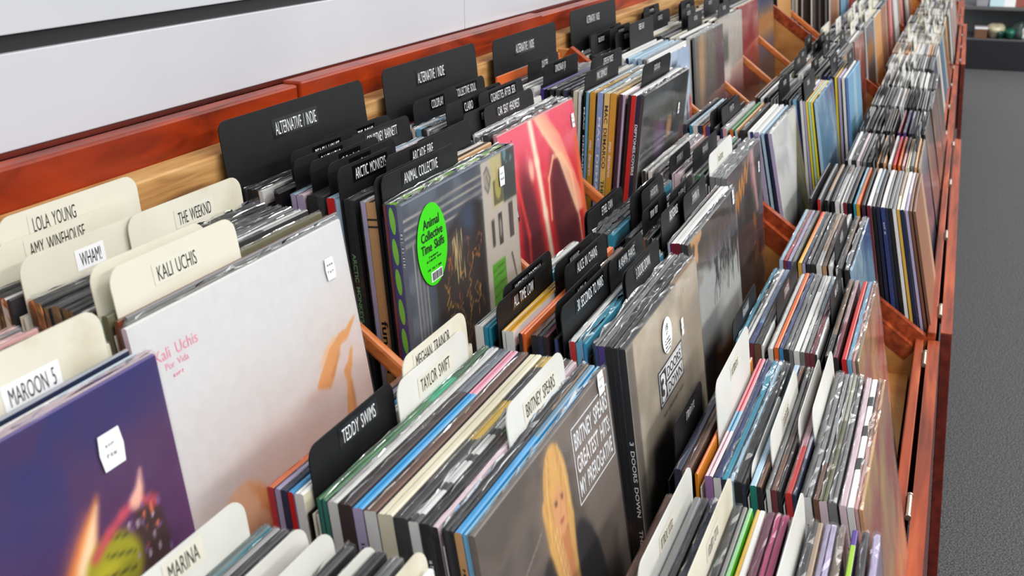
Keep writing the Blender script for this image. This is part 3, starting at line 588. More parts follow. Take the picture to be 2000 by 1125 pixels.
  ('s', -0.127, 6, 'bk', None, 'dp', 1, 0.0, '', None),
  ('s', -0.1171, 7, 'wh', None, 'mr', 1, 0.0, '', None),
  ('s', -0.1088, 5, 'gy', None, 'bk', 1, 0.0, '', None),
  ('s', -0.1008, 6, 'dg', None, 'nv', 1, 0.0, '', None),
  ('s', -0.092, 7, 'wh', None, 'nvb', 0, 0.0, 'blue and white spine in the first front stack past the wooden side panels', None),
  ('s', -0.0855, 5, 'gy', None, 'nv', 1, 0.0, '', None),
  ('s', -0.0786, 6, 'gy', None, 'bk', 1, 0.0, '', None),
  ('s', -0.0712, 6, 'gy', None, 'wh', 1, 0.0, '', None),
  ('s', -0.0643, 5, 'cr', None, 'yl', 0, 0.0, 'thin yellow spine in the first front stack past the wooden side panels', None),
  ('s', -0.0569, 7, 'wh', None, 'nv', 1, 0.0, '', None),
  ('s', -0.0487, 5, 'lv', None, 'lv', 1, 0.0, '', None),
  ('s', -0.0423, 5, 'br', 'rustbrown', 'br', 0, 0.0, '', None),
  ('s', -0.0351, 5, 'br', 'rustbrown', 'br', 1, 0.0, '', None),
 ]),
 dict(t='f',k=6,lean=(7, 13),fill='gy tn wh bk cr lp',items=[
  ('s', -0.103, 5, 'wh', None, 'wh', 1, 0.0, '', None),
  ('s', -0.0924, 5, 'rd', None, 'or', 1, 0.0, '', None),
  ('s', -0.0828, 5, 'or', 'rustbrown', 'or', 1, 0.0, '', None),
  ('s', -0.0743, 5, 'pk', 'mr', None, 1, 0.0, '', None),
 ]),
 dict(t='f',k=7,lean=(7, 14),fill='gy dg wh bk',items=[
  ('s', -0.1037, 5, 'mr', None, 'pu', 1, 0.0, '', None),
  ('s', -0.0899, 6, 'pu', 'dp', 'pu', 1, 0.0, 'violet sleeve at the right end of a far front stack', None),
  ('s', -0.0784, 5, 'nv', 'rustbrown', None, 1, 0.0, '', None),
 ]),
 dict(t='f',k=8,lean=(7, 13),fill='gy dg bk wh',items=[
 ]),
 dict(t='f',k=9,lean=(7, 13),fill='gy wh bk',items=[
 ]),
 dict(t='f',k=10,lean=(7, 13),fill='gy wh dg',items=[
 ]),
 dict(t='f',k=11,lean=(7, 13),fill='gy tn wh',items=[
 ]),
 dict(t='f',k=12,lean=(7, 13),fill='wh cr gy',items=[
 ]),
 dict(t='f',k=13,lean=(7, 13),fill='wh cr gy',items=[
 ]),
 dict(t='m',k=0,lean=(6, 8),fill='dg gy bk wh',items=[
  ('c', -0.4202, 0.104, 0.304, 'w', 'MARINA', 0.0329, 1, 'cream divider card in front of the purple sleeve, bottom left', 0.012, 0.02),
  ('s', -0.4158, 7, 'tl', 'tealmap', None, 1, 0.0, 'teal and white sleeve in front of a cream divider card, bottom left', None),
  ('s', -0.4057, 5, 'dg', None, None, 1, 0.0, '', None),
  ('s', -0.3988, 5, 'dg', None, None, 1, 0.0, '', None),
  ('c', -0.3808, 0.119, 0.319, 'w', '', 0.012, 0, ''),
  ('s', -0.3707, 4, 'lp', None, None, 1, 0.0, '', None),
  ('c', -0.3556, 0.138, 0.308, 'w', '', 0.018, 0, ''),
  ('s', -0.3472, 6, 'dg', None, None, 2, 0.0, '', None),
  ('s', -0.3344, 5, 'bk', None, None, 1, 0.0, '', None),
  ('c', -0.3313, 0.128, 0.327, 'w', '', 0.006, 0, ''),
  ('s', -0.3092, 9, 'gy', 'gy', None, 1, 0.0, '', None),
  ('s', -0.2985, 5, 'gn', None, None, 1, 0.0, '', None),
  ('c', -0.2914, 0.127, 0.327, 'w', '', 0.0121, 0, ''),
  ('s', -0.2732, 6, 'gn', 'lime', None, 2, -0.004, '', None),
  ('s', -0.2662, 4, 'dg', None, None, 2, -0.01, '', None),
 ]),
 dict(t='m',k=1,lean=(5, 9),fill='rd lv nv wh',items=[
  ('s', -0.4385, 6, 'or', None, 'rd', 1, 0.0, '', None),
  ('s', -0.4325, 5, 'lv', None, None, 1, 0.0, '', None),
  ('s', -0.4256, 5, 'nv', None, 'nv', 1, 0.0, '', None),
  ('s', -0.4201, 5, 'bl', None, 'rd', 0, 0.0, '', None),
  ('s', -0.4127, 8, 'wh', 'cr', None, 0, 0.0, '', None),
  ('c', -0.4006, 0.011, 0.147, 'b', 'TEDDY SWIMS', 0.0333, 1, 'black tab card at the front left of the green sleeves'),
  ('c', -0.4126, 0.161, 0.295, 'w', 'MEGHAN TRAINOR', 0.046, 1, 'white divider card behind another white card, upper one of the pair', 0.012, 0),
  ('c', -0.3983, 0.139, 0.283, 'w', 'TAYLOR SWIFT', 0.0327, 1, 'white divider card over the green sleeves, lower one of the pair'),
  ('s', -0.4041, 8, 'gn', None, 'tg', 1, 0.0, 'green and red boxed sleeve with teal spine, left of its twin', 'holly'),
  ('s', -0.3995, 11, 'gn', None, 'tg', 1, 0.0, 'green and red boxed sleeve with teal spine, right of its twin', 'holly'),
  ('s', -0.3897, 10, 'wh', None, 'wh', 1, 0.0, 'white spined sleeve with barcode right of the green boxes', None),
  ('s', -0.3798, 11, 'mb', None, 'mb', 1, 0.0, 'dark brown spined sleeve right of the white barcode spine', None),
  ('s', -0.3654, 10, 'bl', 'bl', 'lv', 0, 0.0, 'sky blue sleeve with pale pink spine', 'bluepink'),
  ('s', -0.3553, 11, 'br', 'dp', 'wh', 1, 0.0, '', None),
  ('s', -0.3431, 13, 'cr', None, 'cr', 0, 0.0, 'thick cream gatefold sleeve mid-stack', None),
  ('s', -0.3305, 11, 'dg', None, 'dg', 1, 0.0, 'dark grey sleeve with yellow patches on its top edge', 'bee'),
  ('s', -0.3182, 11, 'wh', None, 'wh', 2, 0.0, 'white spined sleeve with crumpled clear plastic, black speckles', 'speck'),
  ('s', -0.3101, 9, 'bk', None, 'bk', 1, 0.0, '', None),
  ('s', -0.3017, 5, 'lp', None, 'bk', 1, 0.0, '', None),
  ('c', -0.2939, 0.132, 0.271, 'w', 'BRITNEY SPEARS', 0.0333, 1, 'white divider card directly behind the sleeve with the blonde woman'),
  ('s', -0.2964, 5, 'dg', None, None, 2, 0.0, '', None),
  ('s', -0.2913, 7, 'bk', None, None, 1, 0.0, '', None),
  ('s', -0.2861, 6, 'bl', None, 'tn', 0, 0.0, 'tan spined sleeve behind the sleeve with the blonde woman', None),
  ('s', -0.2785, 5, 'sb', 'skyblue', 'sb', 0, 0.0, 'pale blue sleeve directly behind the sleeve with the blonde woman', None),
  ('s', -0.2742, 5, 'tp', 'blonde', 'tp', 2, 0.0, 'brown sleeve picturing a blonde woman beside a white text box', None),
 ]),
 dict(t='m',k=2,lean=(5, 8),fill='bk dg or wh bk',items=[
  ('s', -0.4203, 9, 'wh', 'wh', None, 1, 0.0, 'white sleeve left of the teal spines', None),
  ('s', -0.4089, 6, 'tl', None, 'tl', 0, 0.0, '', None),
  ('s', -0.4036, 6, 'tl', None, 'tl', 0, 0.0, '', None),
  ('c', -0.4161, 0.033, 0.183, 'b', 'AMERICAN FOOTBALL', 0.0333, 1, 'black tab card in front of the lime green corner picture'),
  ('c', -0.3939, -0.004, 0.152, 'b', 'ALL TIME LOW', 0.0286, 1, 'black tab card over the yellow and white sleeves'),
  ('s', -0.3946, 9, 'mu', 'wh', 'wh', 0, 0.0, 'yellow topped sleeve with white spine, left one', None),
  ('s', -0.3824, 9, 'mu', 'wh', 'wh', 0, 0.0, 'yellow topped sleeve with white spine, right one', None),
  ('c', -0.4033, 0.126, 0.272, 'b', 'ALVVAYS', 0.0327, 1, 'black tab card second in front of the lime green corner picture'),
  ('s', -0.3719, 6, 'or', 'or', 'dg', 0, 0.0, 'orange sleeve left of another orange sleeve', None),
  ('s', -0.3673, 6, 'or', 'or', 'or', 0, 0.0, 'orange spined sleeve beside dark spines', None),
  ('c', -0.38, 0.122, 0.277, 'b', 'ALICE IN CHAINS', 0.0327, 1, 'black tab card behind the orange sleeves'),
  ('s', -0.3622, 6, 'br', None, 'bk', 1, 0.0, '', None),
  ('s', -0.3554, 6, 'bk', None, 'nv', 1, 0.0, '', None),
  ('s', -0.3508, 5, 'mr', None, 'bk', 1, 0.0, '', None),
  ('c', -0.3418, 0.015, 0.17, 'b', 'ALEX G', 0.0314, 1, 'black tab card with short lettering in front of the orange sleeves'),
  ('s', -0.3425, 8, 'bk', None, 'nvb', 1, 0.0, '', None),
  ('c', -0.3244, -0.001, 0.18, 'b', '30 SECONDS TO MARS', 0.0333, 1, 'black tab card above the red spine in the middle tier'),
  ('c', -0.328, 0.154, 0.297, 'b', 'ALABAMA SHAKES', 0.0338, 1, 'black tab card left of the grey sleeve tops in the middle tier'),
  ('s', -0.319, 6, 'wh', None, 'rd', 1, 0.0, 'white topped sleeve with a red spine end, middle tier', None),
  ('s', -0.3113, 7, 'tl', None, 'sb', 1, 0.0, 'teal sleeve beside the red spine end, middle tier', None),
  ('s', -0.3036, 5, 'tl', None, 'bl', 2, 0.0, '', None),
  ('c', -0.3109, 0.129, 0.284, 'b', '~', 0.0318, 1, 'black tab card with rounded near end beside the milky plastic'),
  ('c', -0.2995, 0.129, 0.269, 'b', '3 DOORS DOWN', 0.0333, 1, 'black tab card behind the black cardboard sleeves'),
  ('s', -0.2997, 5, 'gy', None, 'nvb', 2, 0.0, '', None),
  ('s', -0.2927, 7, 'gy', None, 'pu', 1, 0.0, '', None),
  ('s', -0.2793, 11, 'bk', 'bk', 'bk', 2, 0.0, 'thick black sleeve left of the number three logo sleeve', None),
  ('s', -0.2738, 8, 'bk', 'bk', 'bk', 1, 0.0, 'black sleeve directly behind the number three logo sleeve', None),
  ('s', -0.268, 7, 'dg', 'logo', 'bk', 2, 0.0, 'beige grey sleeve with the boxed number three logo', None),
 ]),
 dict(t='m',k=3,lean=(5, 8),fill='bk dg gy wh bk',items=[
  ('c', -0.4195, -0.004, 0.155, 'b', '~', 0.027, 1, 'black tab card in front of the wooden bar, behind another tab'),
  ('c', -0.4109, -0.004, 0.162, 'b', 'ETHEL CAIN', 0.027, 1, 'black tab card over the crinkled clear black sleeves'),
  ('s', -0.4054, 8, 'bk', None, None, 2, 0.0, '', None),
  ('s', -0.3966, 7, 'bk', None, None, 2, 0.0, '', None),
  ('s', -0.388, 7, 'bk', None, None, 2, 0.0, '', None),
  ('s', -0.3761, 8, 'tl', 'tl', 'tl', 1, 0.0, 'bright teal blue sleeve in the middle tier', None),
  ('c', -0.4192, 0.077, 0.241, 'b', '~', 0.0336, 1, 'black tab card with its lettering turned up beside yellow tops'),
  ('c', -0.3756, 0.108, 0.229, 'b', '~', 0.0336, 1, 'black tab card with pale label between yellow top and teal sleeve'),
  ('c', -0.3447, 0.012, 0.14, 'b', '~', 0.0331, 1, 'black tab card right of the bright teal blue sleeve'),
  ('s', -0.3438, 8, 'br', None, None, 2, 0.0, '', None),
  ('s', -0.3322, 6, 'dg', None, None, 1, 0.0, '', None),
  ('c', -0.3414, 0.11, 0.249, 'b', '~', 0.0336, 1, 'black tab card second right of the bright teal blue sleeve'),
  ('c', -0.3164, 0.01, 0.149, 'b', 'BOYGENIUS', 0.0331, 1, 'black tab card left of the white book-like sleeve'),
  ('c', -0.3223, 0.158, 0.248, 'b', '~', 0.0338, 1, 'small black tab card with pale label behind the white book-like sleeve'),
  ('c', -0.3022, 0.105, 0.24, 'b', '~', 0.0331, 1, 'black tab card right behind the white book-like sleeve'),
  ('s', -0.3115, 6, 'gy', None, 'lv', 1, 0.0, '', None),
  ('s', -0.2993, 14, 'wh', 'wh', 'mr', 0, 0.0, 'thick white book-like sleeve with a maroon spine', None),
  ('s', -0.2901, 5, 'dg', None, None, 1, 0.0, '', None),
  ('s', -0.289, 5, 'gy', 'tree', 'dg', 2, 0.0, 'grey sleeve with bare black tree branches', None),
 ]),
 dict(t='m',k=4,lean=(5, 7),fill='wh gy lg wh lp gy',items=[
  ('s', -0.4428, 6, 'wh', None, 'bk', 1, 0.0, '', None),
  ('s', -0.4324, 6, 'wh', None, None, 1, 0.0, '', None),
  ('s', -0.4203, 6, 'gy', None, None, 1, 0.0, '', None),
  ('c', -0.3925, -0.004, 0.142, 'b', '~', 0.027, 1, 'black tab card between pale tops left of the green topped sleeve'),
  ('s', -0.4031, 6, 'lp', None, 'lp', 1, 0.0, '', None),
  ('s', -0.3909, 10, 'lp', None, 'lp', 1, 0.0, 'pale pink spined sleeve behind black tab cards', None),
  ('c', -0.3597, 0.027, 0.215, 'b', '~', 0.0338, 1, 'black tab card by the bright green topped sleeve'),
  ('s', -0.3776, 6, 'gy', None, None, 1, 0.0, '', None),
  ('s', -0.3639, 8, 'gn', None, None, 1, 0.0, '', None),
  ('c', -0.3171, 0.01, 0.198, 'w', '~', 0.0331, 1, 'white divider card behind the orange script sleeve'),
  ('s', -0.3413, 8, 'gy', None, None, 2, 0.0, '', None),
  ('s', -0.3221, 8, 'gy', None, None, 2, 0.0, '', None),
  ('s', -0.3128, 8, 'gy', 'script', 'gy', 2, 0.0, 'dark sleeve with orange script and a pink figure', None),
 ]),
 dict(t='m',k=5,lean=(7, 13),fill='gy lb wh dg gy',items=[
  ('s', -0.4697, 8, 'dg', None, 'nv', 1, 0.0, '', None),
  ('s', -0.4578, 5, 'lb', None, 'tl', 1, 0.0, '', None),
  ('s', -0.4486, 9, 'wh', None, 'wh', 1, 0.0, '', None),
  ('s', -0.4364, 9, 'bk', None, 'nv', 1, 0.0, '', None),
  ('s', -0.4236, 4, 'or', None, 'or', 1, 0.0, '', None),
  ('s', -0.4145, 8, 'dg', None, 'pu', 1, 0.0, '', None),
  ('c', -0.4321, -0.004, 0.199, 'b', '~', 0.0277, 1, ''),
  ('c', -0.4173, -0.004, 0.309, 'b', '~', 0.027, 1, ''),
  ('c', -0.3932, -0.004, 0.259, 'b', '~', 0.031, 1, ''),
  ('s', -0.4054, 4, 'bk', None, 'nvb', 1, 0.0, '', None),
  ('s', -0.3903, 8, 'wh', None, 'pk', 1, 0.0, '', None),
  ('s', -0.3773, 6, 'gn', None, 'or', 1, 0.0, '', None),
  ('s', -0.3683, 4, 'tn', None, 'lb', 1, 0.0, '', None),
  ('s', -0.3559, 9, 'bk', None, 'bk', 1, 0.0, '', None),
  ('s', -0.3435, 4, 'wh', None, 'wh', 1, 0.0, '', None),
  ('s', -0.3376, 6, 'wh', None, 'nvb', 1, 0.0, '', None),
  ('s', -0.3277, 8, 'wh', None, 'lv', 0, 0.0, 'lilac spined sleeve left of the pale grey white cover', None),
  ('s', -0.3175, 5, 'lb', None, 'lb', 0, 0.0, '', None),
  ('s', -0.3076, 9, 'bk', None, 'nv', 0, 0.0, 'navy spined sleeve left of the pale grey white cover', None),
  ('s', -0.303, 7, 'wh', 'palegrey', 'lv', 2, 0.0, 'pale grey white sleeve with a dark lower corner, middle tier', None),
 ]),
 dict(t='m',k=6,lean=(5, 11),fill='bk dg gy br wh',items=[
  ('s', -0.3074, 8, 'lb', 'sb', 'sb', 2, 0.0, '', None),
  ('s', -0.299, 7, 'bk', None, 'nv', 1, 0.0, '', None),
  ('s', -0.2924, 7, 'wh', None, 'wh', 1, 0.0, '', None),
  ('s', -0.2862, 6, 'lv', None, 'lv', 1, 0.0, '', None),
  ('s', -0.2817, 4, 'yl', None, 'cyel', 0, 0.0, 'first bright yellow edged sleeve in the middle tier', None),
  ('s', -0.2757, 5, 'lg', None, 'lg', 0, 0.0, '', None),
  ('s', -0.2707, 4, 'yl', None, 'cyel', 0, 0.0, 'second bright yellow edged sleeve in the middle tier', None),
  ('s', -0.262, 6, 'sb', 'skyblue', 'lb', 2, 0.0, 'sky blue clear-covered sleeve right of the bright yellow edges', None),
 ]),
 dict(t='m',k=7,lean=(5, 9),fill='gy dg wh bk ol',items=[
  ('s', -0.2841, 7, 'nv', None, 'nv', 1, 0.0, '', None),
  ('s', -0.2741, 7, 'bk', None, 'nvb', 1, 0.0, '', None),
  ('s', -0.2647, 6, 'bk', None, 'nv', 1, 0.0, '', None),
  ('s', -0.2578, 5, 'yl', None, 'cyel', 0, 0.0, '', None),
  ('s', -0.2499, 6, 'lv', None, 'lv', 1, 0.0, '', None),
  ('s', -0.24, 6, 'wh', None, 'wh', 1, 0.0, '', None),
  ('s', -0.2314, 6, 'bl', 'skyblue', 'sbl', 1, 0.0, '', None),
 ]),
 dict(t='m',k=8,lean=(5, 9),fill='gy wh dg bk',items=[
 ]),
 dict(t='m',k=9,lean=(5, 9),fill='wh gy cr bk',items=[
 ]),
 dict(t='m',k=10,lean=(5, 9),fill='gy nv wh dg',items=[
 ]),
 dict(t='m',k=11,lean=(5, 9),fill='wh cr gy',items=[
 ]),
 dict(t='m',k=12,lean=(5, 9),fill='wh cr gy nv',items=[
 ]),
 dict(t='m',k=13,lean=(5, 9),fill='nv gy wh',items=[
 ]),
]
# ------------------------------------------------------------------ setting: carpet, wall, slat panels
def struct(name, mb, mat, bevel=0.0):
    o = mb.build(name, mat, None, bevel); o['kind'] = 'structure'; return o
b = MB(); b.box(-0.95, 6.0, -3.0, 13.0, -0.05, 0.0); struct('floor', b, M['carpet'])
b = MB(); b.box(-0.95, -0.86, -3.0, 13.0, 0.0, 3.4); struct('wall_left', b, M['wall'])
b = MB(); b.box(-0.86, 6.0, 12.4, 12.5, 0.0, 3.4); struct('wall_back', b, M['wall'])
SLZ = EYE-0.2235; G0 = EYE-0.1365; G1 = EYE-0.1205
for i, (y0, y1) in enumerate(((-0.75, 1.7435), (1.7455, 4.24), (4.242, 6.74), (6.742, 9.24))):
    b = MB(); b.box(-0.86, -0.79, y0, y1, SLZ, G0); b.box(-0.86, -0.79, y0, y1, G1, G1+0.30); struct('trim_%d' % (i+1), b, M['panel'], 0.0012)
b = MB(); b.box(-0.86, -0.797, -0.75, 9.24, G0, G1); struct('trim_5', b, M['rubber'])
b = MB(); b.box(-0.86, -0.792, -0.75, 9.24, SLZ-0.006, SLZ); struct('trim_6', b, M['flap_wood'])

# ------------------------------------------------------------------ stepped record counters
BASE = dict(b=EYE-0.622, m=EYE-0.744, f=EYE-0.868)
UNIT = [(0.0, 0.0), (0.020, 0.016), (-0.006, 0.006), (0.022, 0.012), (0.0, 0.0)]
WHICH = ['nearest stepped wooden record counter, holding the large white sleeve', 'second stepped wooden record counter, beginning at the first side panel', 'third stepped wooden record counter along the wall',
         'fourth stepped wooden record counter along the wall', 'farthest stepped wooden record counter along the wall']
def counter(u):
    dx, dz = UNIT[u]; y0 = 0.20+1.84*u; y1 = y0+1.84; E = EYE+dz
    t = tag(empty('record_counter', (-0.35, (y0+y1)/2, 0)), WHICH[u], 'record counter', 'record counters along the wall'); inv = Matrix.Translation((0.35, -(y0+y1)/2, 0))
    def part(name, mb, mat, bevel=0.001, parent=t):
        o = mb.build(name, mat, parent, bevel); o.matrix_parent_inverse = inv if parent is t else Matrix(); return o
    zf = lambda x: E-0.60-0.72*(x+0.293)
    poly = [(-0.745, 0.0), (0.008+dx, 0.0), (0.008+dx, zf(0.008)), (-0.70, zf(-0.70)), (-0.745, zf(-0.70))]
    for a in (y0, y1-0.018):
        p = MB(); p.prism_y(poly, a, a+0.018); o = part('side_panel', p, M['ply'])
        # painted cap strip on the sloped edge
        d = Vector((0.708, -0.72*0.708)).normalized(); n = Vector((-d.y, d.x))
        A = Vector((-0.70, zf(-0.70))); B = Vector((0.008+dx, zf(0.008)))
        q = MB(); q.prism_y([tuple(A), tuple(B), tuple(B+n*0.006), tuple(A+n*0.006)], a-0.0, a+0.018)
        q.prism_y([tuple(A-n*0.026), tuple(B-n*0.026), tuple(B), tuple(A)], a-0.0008, a); q.build('edge_strip', M['front_wood'], o)
    p = MB(); p.box(-0.755, -0.745, y0, y1, 0.05, EYE-0.27); part('back_panel', p, M['ply'])
    for k, x1, z in (('b', -0.415, BASE['b']), ('m', -0.195, BASE['m']), ('f', 0.004, BASE['f'])):
        x0 = {'b': -0.745, 'm': -0.403, 'f': -0.183}[k]
        p = MB(); p.box(x0, x1, y0+0.018, y1-0.018, z-0.014, z-0.0005); part('tier_shelf', p, M['ply'], 0)
    for x, z0, z1 in ((-0.409, BASE['m']-0.014, BASE['b']-0.02), (-0.189, BASE['f']-0.014, BASE['m']-0.02)):
        p = MB(); p.box(x-0.006, x+0.006, y0+0.018, y1-0.018, z0, z1+0.005); part('tier_riser', p, M['ply'], 0)
    p = MB(); p.box(0.008+dx, 0.0235+dx, y0, y1, 0.06, E-0.797); part('front_board', p, M['front_wood'], 0.002)
    p = MB(); p.box(-0.70, 0.0, y0+0.02, y1-0.02, 0.0, 0.08); part('plinth', p, M['rubber'], 0)
    # hinged flap hanging in front, swung a few degrees out
    p = MB(); zt = E-0.797; h = 0.66; a = math.radians(4.5); x0 = 0.031+dx; s, c = math.sin(a), math.cos(a)
    q = [(x0, zt), (x0+0.020, zt), (x0+0.020+h*s, zt-h*c), (x0+h*s, zt-h*c)]; p.prism_y(q[::-1], y0+0.002, y1-0.002); fl = part('hinged_flap', p, M['flap_wood'], 0.0015)
    e = MB(); e.box(x0-0.0003, x0+0.0203, y0+0.002, y1-0.002, zt-0.001, zt+0.0012); e.build('top_edge', M['front_wood'], fl)
    for yy in (y0+0.12, y0+0.66, y0+1.20, y1-0.10):
        hb = MB(); hb.tube((0.0275+dx, yy-0.03, zt+0.002), (0.0275+dx, yy+0.03, zt+0.002), 0.0036, 8); hb.tube((0.0275+dx, yy-0.032, zt+0.002), (0.0275+dx, yy-0.029, zt+0.002), 0.0046, 8); hb.tube((0.0275+dx, yy+0.029, zt+0.002), (0.0275+dx, yy+0.032, zt+0.002), 0.0046, 8)
        part('hinge', hb, M['steel'], 0)
    # raw ledge and red rail at the back
    p = MB(); p.box(-0.7585, -0.722, y0, y1, EYE-0.55, EYE-0.2665); part('raw_ledge', p, M['raw_wood'], 0.002)
    sp = [(y0, 1.163, 0.0), (1.165, y1, 0.0035)] if u == 0 else [(y0, y1, 0.0)]
    for a, bb, dd in sp:
        p = MB(); p.box(-0.784, -0.7595+dd, a, bb, EYE-0.42, EYE-0.2275+dd); part('back_rail', p, M['red_wood'], 0.003)
    # sloping divider bars between neighbouring bins
    for i in range(1, 5):
        yb = Yk(5*u+i)-0.009; xa, xb = -0.718, 0.002
        za = EYE-0.447-0.75*(xa+0.548); zb = EYE-0.447-0.75*(xb+0.548)
        q = MB(); d = Vector((xb-xa, 0, zb-za)).normalized(); n = Vector((-d.z, 0, d.x)); hw = 0.006; hh = 0.009; P = []
        for A in (Vector((xa, yb, za)), Vector((xb, yb, zb))):
            P += [A+n*hh+Vector((0,-hw,0)), A+n*hh+Vector((0,hw,0)), A-n*hh+Vector((0,hw,0)), A-n*hh+Vector((0,-hw,0))]
        q.quadbox(P); part('divider_bar', q, M['dowel'], 0.004)
    return t
def Yk(k): return 0.22+0.36*k+0.04*(k//5)
for u in range(5): counter(u)

# ------------------------------------------------------------------ record sleeves and divider cards
W = 0.315
def nth(i): return '%d%s' % (i, 'th' if 10 <= i % 100 <= 20 else {1:'st',2:'nd',3:'rd'}.get(i % 10, 'th'))
BINPH = {('b',0):'back bin with the purple flame sleeve', ('b',1):'back bin with the large white sleeve', ('b',2):'back bin with the green oval sticker', ('b',3):'back bin with the red swirl sleeve', ('b',4):'back bin with mustard and red spines',
    ('m',0):'middle bin nearest the camera', ('m',1):'middle bin of the blonde woman sleeve', ('m',2):'middle bin of the number three logo', ('m',3):'middle bin of the bare tree picture', ('m',4):'middle bin of the orange script sleeve',
    ('f',1):'nearest front bin', ('f',2):'second nearest front bin', ('f',3):'third nearest front bin', ('f',4):'fourth nearest front bin'}
ORD = ['first','second','third','fourth','fifth','sixth','seventh','eighth','ninth','tenth']
for k in range(5, 25):
    for t, nm in (('b','back'),('m','middle'),('f','front')): BINPH[(t,k)] = '%s %s bin past the side panel' % (ORD[k-5] if k < 15 else nth(k-4), nm)

def sleeve_geo(T, H, top, spine, cover, gate, bow, n, rng, skip_front=False):
    """thin sleeve: x thickness, y width, z height; returns verts, faces, face colours (sRGB)"""
    t = T/2; e = min(0.0011, t*0.6); ny = n
    if gate: prof = [(-t,0),(-t,H-e),(-t+e,H),(-0.0009,H),(-0.0006,H-0.006),(0.0006,H-0.006),(0.0009,H),(t-e,H),(t,H-e),(t,0)]
    else: prof = [(-t,0),(-t,H-e),(-t+e,H),(t-e,H),(t,H-e),(t,0)]
    k = len(prof); V = []; F = []; K = []
    for j in range(ny+1):
        y = W*j/ny; bx = bow*math.sin(math.pi*j/ny)
        V += [(p[0]+bx, y, p[1] if 0 < j < ny or p[1] != H-0.006 else H-0.0003) for p in prof]
    highlight_grey = np.array((150,150,150))  # grey mixed into the fold edges, painting in highlights that plastic catches
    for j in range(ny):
        tc = np.array(top[j], float); edge = tc*0.8+highlight_grey*0.2
        for i in range(k):
            i2 = (i+1) % k
            if i == k-2 and skip_front: continue
            F.append((j*k+i2, j*k+i, (j+1)*k+i, (j+1)*k+i2))
            if i == 0: K.append(cover)
            elif i == k-1: K.append((60,60,60))
            elif i == k-2: K.append(cover)
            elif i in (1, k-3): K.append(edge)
            elif gate and i == 4: K.append((30,30,30))
            else: K.append(tc)
    F.append(tuple(range(k))); K.append(spine)
    F.append(tuple(ny*k+i for i in range(k-1, -1, -1))); K.append(np.array(cover)*0.8)
    return V, F, K
def set_print(me, K, art_cols=None):
    at = me.color_attributes.new('print', 'FLOAT_COLOR', 'CORNER'); buf = np.ones((len(me.loops), 4), np.float32)
    if art_cols is None:
        cols = lin(np.array(K)); i = 0
        ls = np.array([p.loop_total for p in me.polygons]); buf[:, :3] = np.repeat(cols, ls, axis=0)
    else: buf[:, :3] = art_cols
    at.data.foreach_set('color', buf.ravel())
def wrap_geo(T, H, bow, loose, rng):
    g = 0.0006+0.0006*loose; t = T/2+g; n = 22; V = []; F = []; fin = 0.0012+0.0022*loose
    jx = 0.0; prof_n = 7
    for j in range(n+1):
        y = -g+(W+2*g)*j/n; bx = bow*math.sin(math.pi*j/n); jx = 0.6*jx+rng.uniform(-1, 1)*0.0009*(1+loose); jx = max(-t*0.8, min(t*0.8, jx)); fh = fin*rng.uniform(0.5, 1.3); s = rng.uniform(0, 0.0008)*(1+loose)
        V += [(-t+bx, y, 0.001), (-t+bx, y, H-0.012), (-t*0.96+bx, y, H+g*0.6), (jx+bx, y, H+g+s+fh*0.2), (jx*1.5+bx, y, H+g+s+fh), (t*0.96+bx, y, H+g*0.6), (t+bx, y, H-0.012), (t+bx, y, 0.001)]
    m = 8; seq = [(0,1),(1,2),(2,3),(3,5),(5,6),(6,7),(3,4)]
    for j in range(n):
        for a, b_ in seq: F.append((j*m+a, j*m+b_, (j+1)*m+b_, (j+1)*m+a))
    F.append((0,1,2,3,5,6,7)); F.append(tuple(n*m+i for i in (0,1,2,3,5,6,7)))
    return V, F

STUFF_V, STUFF_F, STUFF_K = [], [], []
SPINE_TEXT = {'black sleeve with upright green spine lettering': ('ARCTIC MONKEYS','ink_green',0.08,0.0045,0.10), 'pale blue sleeve with a red spine end': ('10','ink_w',0.012,0.006,0.025),
    'thick wood-grain sleeve with two dark stripes and script on its spine': ('funeral','ink_k',0.062,0.0075,0.165), 'black spine with upright white lettering beside a thin blue spine': ('MAC DEMARCO 2','ink_w',0.15,0.0042,0.10),
    'mustard spine left of the pale blue spine': ('mac demarco','ink_w',0.06,0.0045,0.11), 'mustard spine right of the cream yellow one': ('mac demarco','ink_w',0.06,0.0045,0.11), 'pale blue spine between mustard and cream spines': ('MAC DEMARCO 2','ink_w',0.2,0.004,0.14),
    'cream yellow spine with black hand-drawn capitals': ('MAC DEMARCO   THIS OLD DOG','ink_k',0.23,0.0058,0.135), 'navy spine with white lettering beside the red spine': ('DEFTONES.COVERS','ink_w',0.085,0.0042,0.09),
    'beige grey sleeve with the boxed number three logo': ('3 DOORS DOWN   THE GREATEST HITS','ink_w',0.205,0.0042,0.205), 'pale lavender spined sleeve among black tab cards': ('BALTHAZAR','ink_dark',0.05,0.004,0.06),
    'thick navy sleeve with a white ring mark on its spine': ('Q','ink_w',0.009,0.008,0.022)}
def price(o, x, u, v, parent_w=0.0085, h=0.021, name='price_sticker'):
    y = u*W; z = 0.315*(1-v); wv = parent_w; hh = h/2
    P = [(x, y-wv*0.85, z-hh), (x, y+wv*0.85, z-hh), (x, y+wv, z), (x, y+wv*0.85, z+hh), (x, y-wv*0.85, z+hh), (x, y-wv, z)]
    s = mesh_obj(name, P, [tuple(range(6))], M['sticker'], o)
    r = random.Random(int(u*1000)); co, f = scribble(r, 0.003, 0.011); letters('sticker_print', on_cover(co, x+0.0002, y, z-0.003), f, M['ink_grey'], s)
    co, f = scribble(r, 0.002, 0.010); letters('sticker_print', on_cover(co, x+0.0002, y, z+0.004), f, M['ink_grey'], s)
